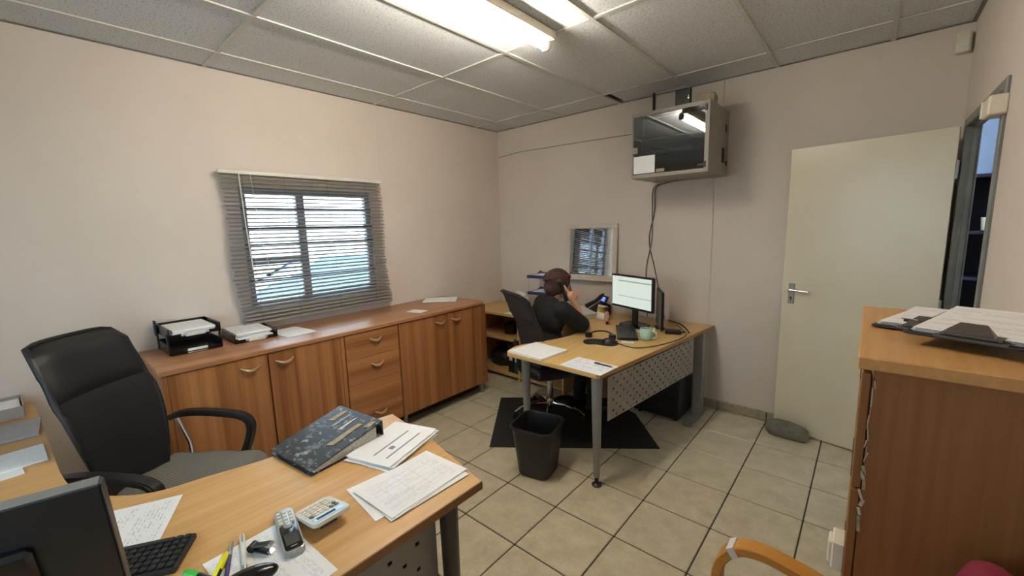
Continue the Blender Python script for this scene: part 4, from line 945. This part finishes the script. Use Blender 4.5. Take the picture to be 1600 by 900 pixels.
# ------------------------------------------------------------------ office chairs
def office_chair(label, loc, rz, pad_mat, mesh_mat, seat_mat, zt=1.18, W=.235, arms=True, recl=.20, arm_z=.665, cap_tip=False):
    c = thing('office_chair', label, 'chair', loc, rz)
    def hw(v): return W*(.74+.34*math.sin(min(1, v*1.35)*PI*.62)-.04*max(0, v-.55)/.45)
    def bk(u, v):
        a = 2*u-1; w = hw(v); rr = 1.0
        if v > .93: rr = math.sqrt(max(0, 1-((v-.93)/.07)**2*.22))
        x = -.20-recl*v*(zt-.52)*1.15+.035*math.sin(v*PI*1.1)*(1 if v < .62 else .6)+.05*a*a*(.4+.6*(1-v))
        if v > .93: x -= .03*((v-.93)/.07)**2
        return (x, a*w*rr, .50+v*(zt-.50)-.012*abs(a)**6*(1 if v > .8 else 0))
    V0 = .66
    MB().grid(lambda u, v: bk(u, v*V0), 16, 16, .012).build('mesh_panel', mesh_mat, c, 60)
    def pad(u, v):
        p = Vector(bk(u, V0+v*(1-V0))); a = 2*u-1; p.x += .022*(1-a**6)*(1-(2*v-1)**6); return p
    hp_ = MB().grid(lambda u, v: pad(u, v), 16, 10).grid(lambda u, v: Vector(bk(1-u, V0+v*(1-V0)))-Vector((.028, 0, 0)), 16, 10)
    bmesh.ops.bridge_loops(hp_.bm, edges=[e for e in hp_.bm.edges if e.is_boundary]); hp_.build('headrest_pad', pad_mat, c, 60)
    edge = [bk(0, v/14) for v in range(15)]+[bk(u/10, 1) for u in range(1, 10)]+[bk(1, 1-v/14) for v in range(15)]+[bk(1-u/8, 0) for u in range(1, 8)]
    MB().tube([Vector(p)+Vector((-.008, 0, 0)) for p in edge], .011, 8, True).build('back_frame', M['black'], c)
    MB().strip([(-.05, 0, .40), (-.20, 0, .40), (-.262, 0, .44), (-.285, 0, .55), (-.30, 0, .70)], .03, .01, (0, 1, 0)).build('back_bracket', M['black'], c, 40)
    m = MB()
    def seat(u, v, top):
        a, b = 2*u-1, 2*v-1; r = max(abs(a), abs(b)); k = 1-.16*(abs(a)*abs(b))**2
        z = (.488+.012*(1-a**4)*(1-b**4)-.03*max(0, a-.6)**2/.16) if top else .415
        return (a*.245*k, b*.25*k, z - (.02 if top and r > .98 else 0))
    m.grid(lambda u, v: seat(u, v, True), 16, 16).grid(lambda u, v: seat(1-u, v, False), 16, 16)
    bmesh.ops.bridge_loops(m.bm, edges=[e for e in m.bm.edges if e.is_boundary]); m.build('seat', seat_mat, c, 60)
    MB().box((-.01, 0, .395), (.24, .18, .045), bev=.008).build('tilt_mechanism', M['black'], c)
    for s in (-1, 1):
        y = s*.285
        if not arms: break
        p = smooth_poly([(-.235, y, arm_z-.012), (-.17, y, arm_z+.008), (-.06, y, arm_z+.012), (.06, y, arm_z+.0), (.14, y, arm_z-.018), (.175, y, arm_z-.055), (.168, y, arm_z-.12), (.13, y-s*.01, .47), (.10, y-s*.06, .405)], 4)
        ar = MB().strip(p, .026, .014, (0, 1, 0)); bmesh.ops.bevel(ar.bm, geom=[e for e in ar.bm.edges], offset=.006, segments=2, affect='EDGES')
        ao = ar.build('armrest', M['black'], c, 50)
        MB().tube([(-.205, y, arm_z-.01), (-.15, y-s*.005, .54), (-.10, y-s*.05, .405)], .010, 10).build('arm_strut', M['chrome'], ao)
    MB().cyl((0, 0, .11), (0, 0, .38), .025, n=16).cyl((0, 0, .10), (0, 0, .16), .04, .034, 18).build('gas_column', M['chrome'], c)
    for k in range(5):
        a = 2*PI*k/5+.35; d = Vector((math.cos(a), math.sin(a), 0))
        l = MB().tube([d*.02+Vector((0, 0, .125)), d*.13+Vector((0, 0, .125)), d*.25+Vector((0, 0, .095)), d*.30+Vector((0, 0, .062))], [.022, .018, .014, .012], 10).build('base_leg', M['chrome'], c)
        n_ = d.cross(Vector((0, 0, 1)))
        q = d*.30+Vector((0, 0, .028))
        MB().cyl(q-n_*.022, q-n_*.006, .027, n=16).cyl(q+n_*.006, q+n_*.022, .027, n=16).cyl(q, q+Vector((0, 0, .035)), .008).build('castor', M['black'], l)
    return c
chair1 = office_chair('empty black mesh-back office chair at the near desk', (-2.31, .295, 0), math.radians(41), M['leather'], M['mesh'], M['mesh'], 1.19, .19, recl=.17, arm_z=.69)
ks = N('grey_striped_cloth'); cc = ks.n('ShaderNodeTexWave', wave_type='BANDS', bands_direction='Y'); cc.inputs['Scale'].default_value = 30; cc.inputs['Distortion'].default_value = .6
ks.l(ks.coord(rot=(0, 0, .35)), cc.inputs['Vector']); ks.base(ks.ramp(cc.outputs['Fac'], .3, .7, srgb(104, 103, 97), srgb(134, 132, 125))); ks.set(Roughness=.9)
def cloth(u, v):
    a, b = 2*u-1, 2*v-1; x, y = a*.27, b*.285; k = 1-.10*(abs(a)*abs(b))**2
    z = .508+.004*math.sin(9*a+2*b)+.003*math.sin(14*b)
    dx, dy = max(0, abs(a)-.86)/.14, max(0, abs(b)-.86)/.14
    z -= .05*max(dx, dy)**1.5*(1+.3*math.sin(11*(a-b)))
    return (x*k+.02, y*k, z)
cl_ = MB().grid(cloth, 26, 26, .004).build('seat_cloth', ks.m, None, 60)
tag(place(cl_, (-2.31, .295, 0), math.radians(41)), 'grey striped cloth spread over the seat of the empty office chair', 'cloth')
office_chair('dark brown office chair occupied by the person at the far desk', (-1.945, 2.69, .006), math.radians(64), M['brownback'], M['brownback'], M['black'], 1.09, .215, arms=False, recl=.16)

# ------------------------------------------------------------------ person on the phone
P0 = Vector((-1.962, 2.69, 0)); fa = math.radians(62)
pf, pr_ = Vector((math.cos(fa), math.sin(fa), 0)), Vector((math.sin(fa), -math.cos(fa), 0))
def L(f, r, z): return pf*f+pr_*r+Vector((0, 0, z))
person = thing('person', 'person in a black short-sleeved top holding a phone to the ear', 'person', P0)
Rz = Matrix.Rotation(fa, 3, 'Z')
def remeshed(m, name, mat, parent, vox, it=4):
    me = bpy.data.meshes.new(name); m.bm.to_mesh(me); m.bm.free(); o = bpy.data.objects.new(name, me); C.objects.link(o)
    r = o.modifiers.new('r', 'REMESH'); r.mode = 'VOXEL'; r.voxel_size = vox; r.use_smooth_shade = True
    s_ = o.modifiers.new('s', 'SMOOTH'); s_.factor = .5; s_.iterations = it
    dg = bpy.context.evaluated_depsgraph_get(); nm = bpy.data.meshes.new_from_object(o.evaluated_get(dg)); nm.name = name
    o.modifiers.clear(); o.data = nm; bpy.data.meshes.remove(me)
    nm.materials.clear(); nm.materials.append(mat)
    for p in nm.polygons: p.use_smooth = True
    o.parent = parent; return o
HC = L(.100, .025, 1.125)                                   # head centre
hrot = Matrix.Rotation(fa-.30, 3, 'Z') @ Matrix.Rotation(.20, 3, 'Y') @ Matrix.Rotation(.12, 3, 'X')
hd_ = lambda x, y, z: HC + hrot @ Vector((x, y, z))        # x forward, y left, z up in head space
b = MB()
b.sph(hd_(-.01, 0, .02), (.094, .075, .092), rot=hrot).sph(hd_(.025, 0, -.03), (.062, .056, .078), rot=hrot).sph(hd_(.045, 0, -.082), (.032, .03, .022), rot=hrot)
b.cap(hd_(.082, 0, .0), hd_(.103, 0, -.028), .009, .014, 10)
b.cap(hd_(.074, -.017, -.062), hd_(.074, .017, -.062), .008, .008, 8).cap(hd_(.07, -.014, -.074), hd_(.07, .014, -.074), .008, .008, 8)
for s in (-1, 1): b.sph(hd_(-.005, s*.077, -.012), (.018, .010, .030), rot=hrot)
neck0 = L(.035, .0, .985); b.cap(neck0, hd_(-.015, 0, -.06), .058, .052)
b.sph(L(.0, 0, .86), (.115, .17, .16), rot=Rz).sph(L(-.02, 0, .66), (.115, .155, .15), rot=Rz).sph(L(-.01, 0, .56), (.13, .18, .075), rot=Rz).sph(L(.02, 0, .95), (.07, .16, .06), rot=Rz)
SR, ER, WR = L(.045, .185, .945), L(.262, .165, .775), L(.165, .155, .985)
SL, EL, WL = L(.045, -.185, .945), L(.0, -.27, .70), L(.12, -.255, .60)
for s, e, w in ((SR, ER, WR), (SL, EL, WL)): b.cap(s, e, .056, .043).cap(e, w, .040, .026)
# right hand curled round the handset at the ear
PHO = hd_(.02, -.103, -.02); pdn = (hrot @ Vector((.5, 0, -.87))).normalized()
palm = WR + (PHO-WR)*.55 + L(.012, .014, .01)
b.cap(WR, palm, .026, .030)
side = (hrot @ Vector((0, -1, 0))).normalized(); fwd_ = (hrot @ Vector((1, 0, .15))).normalized(); upv = -pdn
for k, (ln, off) in enumerate(((.034, .030), (.040, .011), (.037, -.008), (.030, -.026))):
    k0 = palm + upv*off*.9 + side*.012 + fwd_*.004; k1 = k0 + upv*(.012) + fwd_*(-.028) + side*.006; k2_ = k1 + fwd_*(-.022) - side*.014; k3 = k2_ + fwd_*(-ln*.35) - side*.016
    k1 = k0 + fwd_*ln + side*.002 + upv*.008; k2_ = k1 + fwd_*ln*.5 - side*.018; k3 = k2_ + fwd_*ln*.15 - side*.016
    b.cap(k0, k1, .0088, .0084, 8).cap(k1, k2_, .0084, .0078, 8).cap(k2_, k3, .0078, .007, 8)
t0 = palm - fwd_*.012 + upv*.02; t1 = t0 - fwd_*.010 + upv*.034 - side*.004; t2 = t1 + upv*.026 - side*.008
b.cap(t0, t1, .0105, .0095, 8).cap(t1, t2, .0095, .0085, 8)
# left hand resting on the desk
pl_ = WL + L(.055, .02, -.006); b.cap(WL, pl_, .024, .024)
for k, (o_, ln) in enumerate(((-.030, .052), (-.011, .064), (.008, .06), (.026, .046))):
    a0 = pl_ + L(.012, o_*.9, -.002); a1 = a0 + L(ln*.55, o_*.15+.008, .004); a2 = a1 + L(ln*.5, .006, -.012)
    b.cap(a0, a1, .009, .0084, 8).cap(a1, a2, .0084, .0074, 8)
b.cap(pl_+L(-.01, .026, -.003), pl_+L(.03, .052, -.008), .0105, .008, 8)
for s in (-1, 1):
    kn, an = L(.40, s*.10, .50), L(.36, s*.11, .09)
    b.cap(L(.0, s*.095, .545), kn, .082, .060).cap(kn, an, .056, .038).cap(an+L(-.03, 0, -.03), an+L(.13, s*.02, -.052), .034, .026)
body = remeshed(b, 'body', M['skin'], person, .0062, 3)
# clothing
b = MB()
b.sph(L(.0, 0, .86), (.135, .19, .17), rot=Rz).sph(L(-.02, 0, .66), (.14, .18, .16), rot=Rz).sph(L(-.01, 0, .57), (.152, .2, .085), rot=Rz).sph(L(.015, 0, .955), (.088, .185, .068), rot=Rz)
b.cap(neck0+L(-.01, 0, -.02), neck0+L(.0, 0, .015), .075, .066)
b.cap(SR, SR.lerp(ER, .80), .074, .070).cap(SL, SL.lerp(EL, .72), .074, .066)
remeshed(b, 'shirt', M['shirt'], person, .009, 6)
b = MB()
for s in (-1, 1):
    kn, an = L(.40, s*.10, .50), L(.36, s*.11, .11)
    b.cap(L(.0, s*.095, .545), kn, .093, .072).cap(kn, an, .068, .056)
b.sph(L(-.01, 0, .545), (.15, .19, .085), rot=Rz); remeshed(b, 'trousers', M['trouser'], person, .010, 5)
for s in (-1, 1):
    an = L(.36, s*.11, .09); q = MB().cap(an+L(-.03, 0, -.035), an+L(.135, s*.02, -.052), .040, .032)
    for v in q.bm.verts: v.co.z = max(v.co.z, .009)
    q.build('shoe', M['black'], person, 60)
# hair: full short cut down to the nape
b = MB(); b.sph(hd_(-.022, 0, .034), (.104, .094, .098), 28, 18, rot=hrot).sph(hd_(-.05, 0, -.03), (.075, .085, .075), rot=hrot).sph(hd_(-.045, 0, -.075), (.05, .066, .05), rot=hrot)
for s in (-1, 1): b.sph(hd_(-.02, s*.062, -.01), (.055, .036, .065), rot=hrot)
for k in range(26):
    a = k*2.4; r = .03+.0026*k
    b.sph(hd_(-.028-.01+r*math.cos(a)*.9, r*math.sin(a), .105-.9*r*r/.1*.9), (.03, .022, .022), 10, 8, rot=hrot)
b.cap(hd_(.05, -.04, .085), hd_(.055, .035, .08), .022, .020)
hair = remeshed(b, 'hair', M['hair'], person, .006, 2)
g = MB()
for s in (-1, 1):
    g.tube([hd_(.082, s*.033+.023*math.cos(t), .004+.017*math.sin(t)) for t in [2*PI*k/16 for k in range(16)]], .002, 6, True)
    g.tube([hd_(.08, s*.056, .008), hd_(.02, s*.078, .008), hd_(-.01, s*.082, .0)], .002, 6)
g.tube([hd_(.083, -.010, .006), hd_(.083, .010, .006)], .002, 6).build('glasses', M['cable'], person)
for s in (-1, 1): MB().sph(hd_(.068, s*.031, .004), .0125, 12, 8).build('eye', M['white'], person)
hs_ = thing('telephone_handset', 'black handset held to the ear by the person', 'phone', P0+PHO)
m = MB().tube([pdn*-.075, pdn*-.06, pdn*0, pdn*.07, pdn*.09], [.017, .016, .012, .016, .018], 12).build('grip', M['black'], hs_)
MB().sph(pdn*-.066-side*.012, .017, 12, 8).build('earpiece', M['black'], hs_); MB().sph(pdn*.08-side*.012, .017, 12, 8).build('mouthpiece', M['black'], hs_)

# ------------------------------------------------------------------ tall cabinet on the right
TZ, TY0, TY1, TX0 = 1.28, 1.235, 1.935, .004
tcab = thing('filing_cabinet', 'tall light brown wooden filing cabinet with chipped front edge', 'cabinet', (0, 0, 0))
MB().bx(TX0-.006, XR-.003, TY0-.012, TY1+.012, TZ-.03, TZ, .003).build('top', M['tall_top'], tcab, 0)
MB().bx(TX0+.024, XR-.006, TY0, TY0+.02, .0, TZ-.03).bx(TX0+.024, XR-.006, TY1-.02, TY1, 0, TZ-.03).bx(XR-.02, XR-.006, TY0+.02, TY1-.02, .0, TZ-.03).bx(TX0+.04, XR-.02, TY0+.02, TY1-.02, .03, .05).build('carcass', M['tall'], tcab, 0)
for k in range(4):
    z0 = .05+k*.299
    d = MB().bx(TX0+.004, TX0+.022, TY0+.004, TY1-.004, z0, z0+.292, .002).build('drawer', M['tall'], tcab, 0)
    MB().bx(TX0+.002, TX0+.006, TY0+.25, TY0+.45, z0+.20, z0+.235, .001).build('finger_pull', M['cable'], d, 0)
    if k == 2: MB().bx(TX0-.022, TX0+.006, TY0+.02, TY0+.09, z0+.045, z0+.125, .004).bx(TX0-.03, TX0-.02, TY0+.03, TY0+.08, z0+.055, z0+.115, .003).build('label_holder', M['cream'], d, 0)
for k in range(17):                                    # flakes where the edge banding has broken away
    z0 = .86+.38*(k/16)+random.uniform(-.008, .008); w = random.uniform(.002, .0045)*(1.7 if k < 7 else .7); h = random.uniform(.014, .04)
    MB().box((TX0+.0245+random.uniform(-.002, .003), TY0-.0006, z0), (w, .003, h), rot=Matrix.Rotation(random.uniform(-.3, .3), 4, 'Y')).build('chipped_flake', M['chip'] if k % 4 else M['card'], tcab, 0)
def clipboard(label, loc, rz, paper_m, tiltx=0, ry=0):
    c = thing('clipboard', label, 'clipboard', loc, rz); c.rotation_euler = (tiltx, ry, rz)
    MB().prism(rpoly(.235, .33, .012), 0, .004, .001).build('board', M['black'], c)
    for k in range(4): place(MB().grid(lambda u, v: ((u-.5)*.212, (v-.5)*.30, .0035*k*.5+.010*max(0, v-.6)**2*k), 4, 10, .0008).build('sheet', paper_m, c, 40), (random.uniform(-.004, .004), .008, .0055+.001*k), random.uniform(-.02, .02))
    m = MB(); q = [(-.042, -.158, .010), (.042, -.158, .010), (.040, -.152, .024), (.022, -.135, .040), (-.022, -.135, .040), (-.040, -.152, .024)]
    f = m.bm.faces.new([m.bm.verts.new(p) for p in q]); m.bm.normal_update(); bmesh.ops.solidify(m.bm, geom=[f], thickness=.0025)
    m.bx(-.05, .05, -.158, -.118, .010, .014); cl2 = m.build('clip', M['clipm'], c, 0)
    MB().cyl((-.042, -.155, .013), (.042, -.155, .013), .004).build('hinge_rod', M['grey_d'], cl2)
    MB().bx(-.06, .06, -.164, -.138, .004, .008).build('clip_plate', M['clipm'], c, 0)
    return c
M['clipm'] = plain('dark_bronze_clip', srgb(96, 86, 78), .4, .4)
clipboard('black clipboard with a printed list on the filing cabinet end', (.178, 1.70, TZ+.006), math.radians(-17), M['p_rows'], .0, -.02)
clipboard('second clipboard overlapping the first beside the wall', (.243, 1.53, TZ+.034), math.radians(-20), M['p_rows'], .045, .0)
pe = pen('black_pen', 'black pen tucked under the first clipboard clip', (.09, 1.575, TZ+.030), (.15, 1.555, TZ+.030), .004, M['black'], M['black'], 'pen')
# ------------------------------------------------------------------ visitor armchair
ac = thing('wooden_armchair', 'bentwood armchair with crimson upholstery beside the filing cabinet', 'chair', (0, 0, 0))
for s, y in ((1, 1.185), (-1, .635)):
    p = smooth_poly([(-.20, y, .0), (-.235, y, .30), (-.262, y, .52), (-.262, y, .62), (-.225, y, .685), (-.165, y, .708), (-.08, y, .700), (.05, y, .672), (.20, y, .645), (.30, y, .63)], 6)
    o = MB().strip(p, .024, .013, (0, 1, 0)); bmesh.ops.bevel(o.bm, geom=o.bm.edges[:], offset=.003, segments=1, affect='EDGES')
    o = o.build('arm_loop', M['bent'], ac, 40)
    MB().strip([(-.2345, y, .6805), (-.2185, y, .692)], .0255, .0145, (0, 1, 0)).build('tape', M['white'], o, 0)
    MB().strip([(.19, y, .0), (.22, y, .35), (.27, y, .66), (.31, y, .90)], .02, .013, (0, 1, 0)).build('back_post', M['bent'], ac, 40)
MB().prism(rpoly(.46, .50, .06), .40, .47, .015).build('seat', M['pink'], ac, loc=(-.02, .91, 0))
m = MB().prism(rpoly(.54, .46, .13, 8), -.028, .028, .022)
bmesh.ops.transform(m.bm, matrix=Matrix.Translation((.195, .945, .712)) @ Matrix.Rotation(math.radians(10), 4, 'Y') @ Matrix(((0, 0, 1, 0), (1, 0, 0, 0), (0, 1, 0, 0), (0, 0, 0, 1))), verts=m.bm.verts); m.build('backrest', M['pink'], ac, 60)
for x in (-.2, .2): MB().bx(x-.012, x+.012, .635, 1.185, .365, .40).build('seat_rail', M['bent'], ac, 0)

# ------------------------------------------------------------------ sets of like things
for base, phrase in (('ring_binder', 'binders on the corner shelf'), ('clipboard', 'clipboards on the filing cabinet'), ('office_desk', 'office desks'),
                     ('office_chair', 'office chairs'), ('low_cabinet', 'low cabinets along the wall'), ('monitor', 'desk monitors'), ('keyboard', 'desk keyboards'),
                     ('black_pedestal', 'black pedestals under the desks'), ('network_cable', 'cables hanging from the rack cabinet')):
    for o in bpy.data.objects:
        if o.parent is None and o.name.split('.')[0] == base: o['group'] = phrase
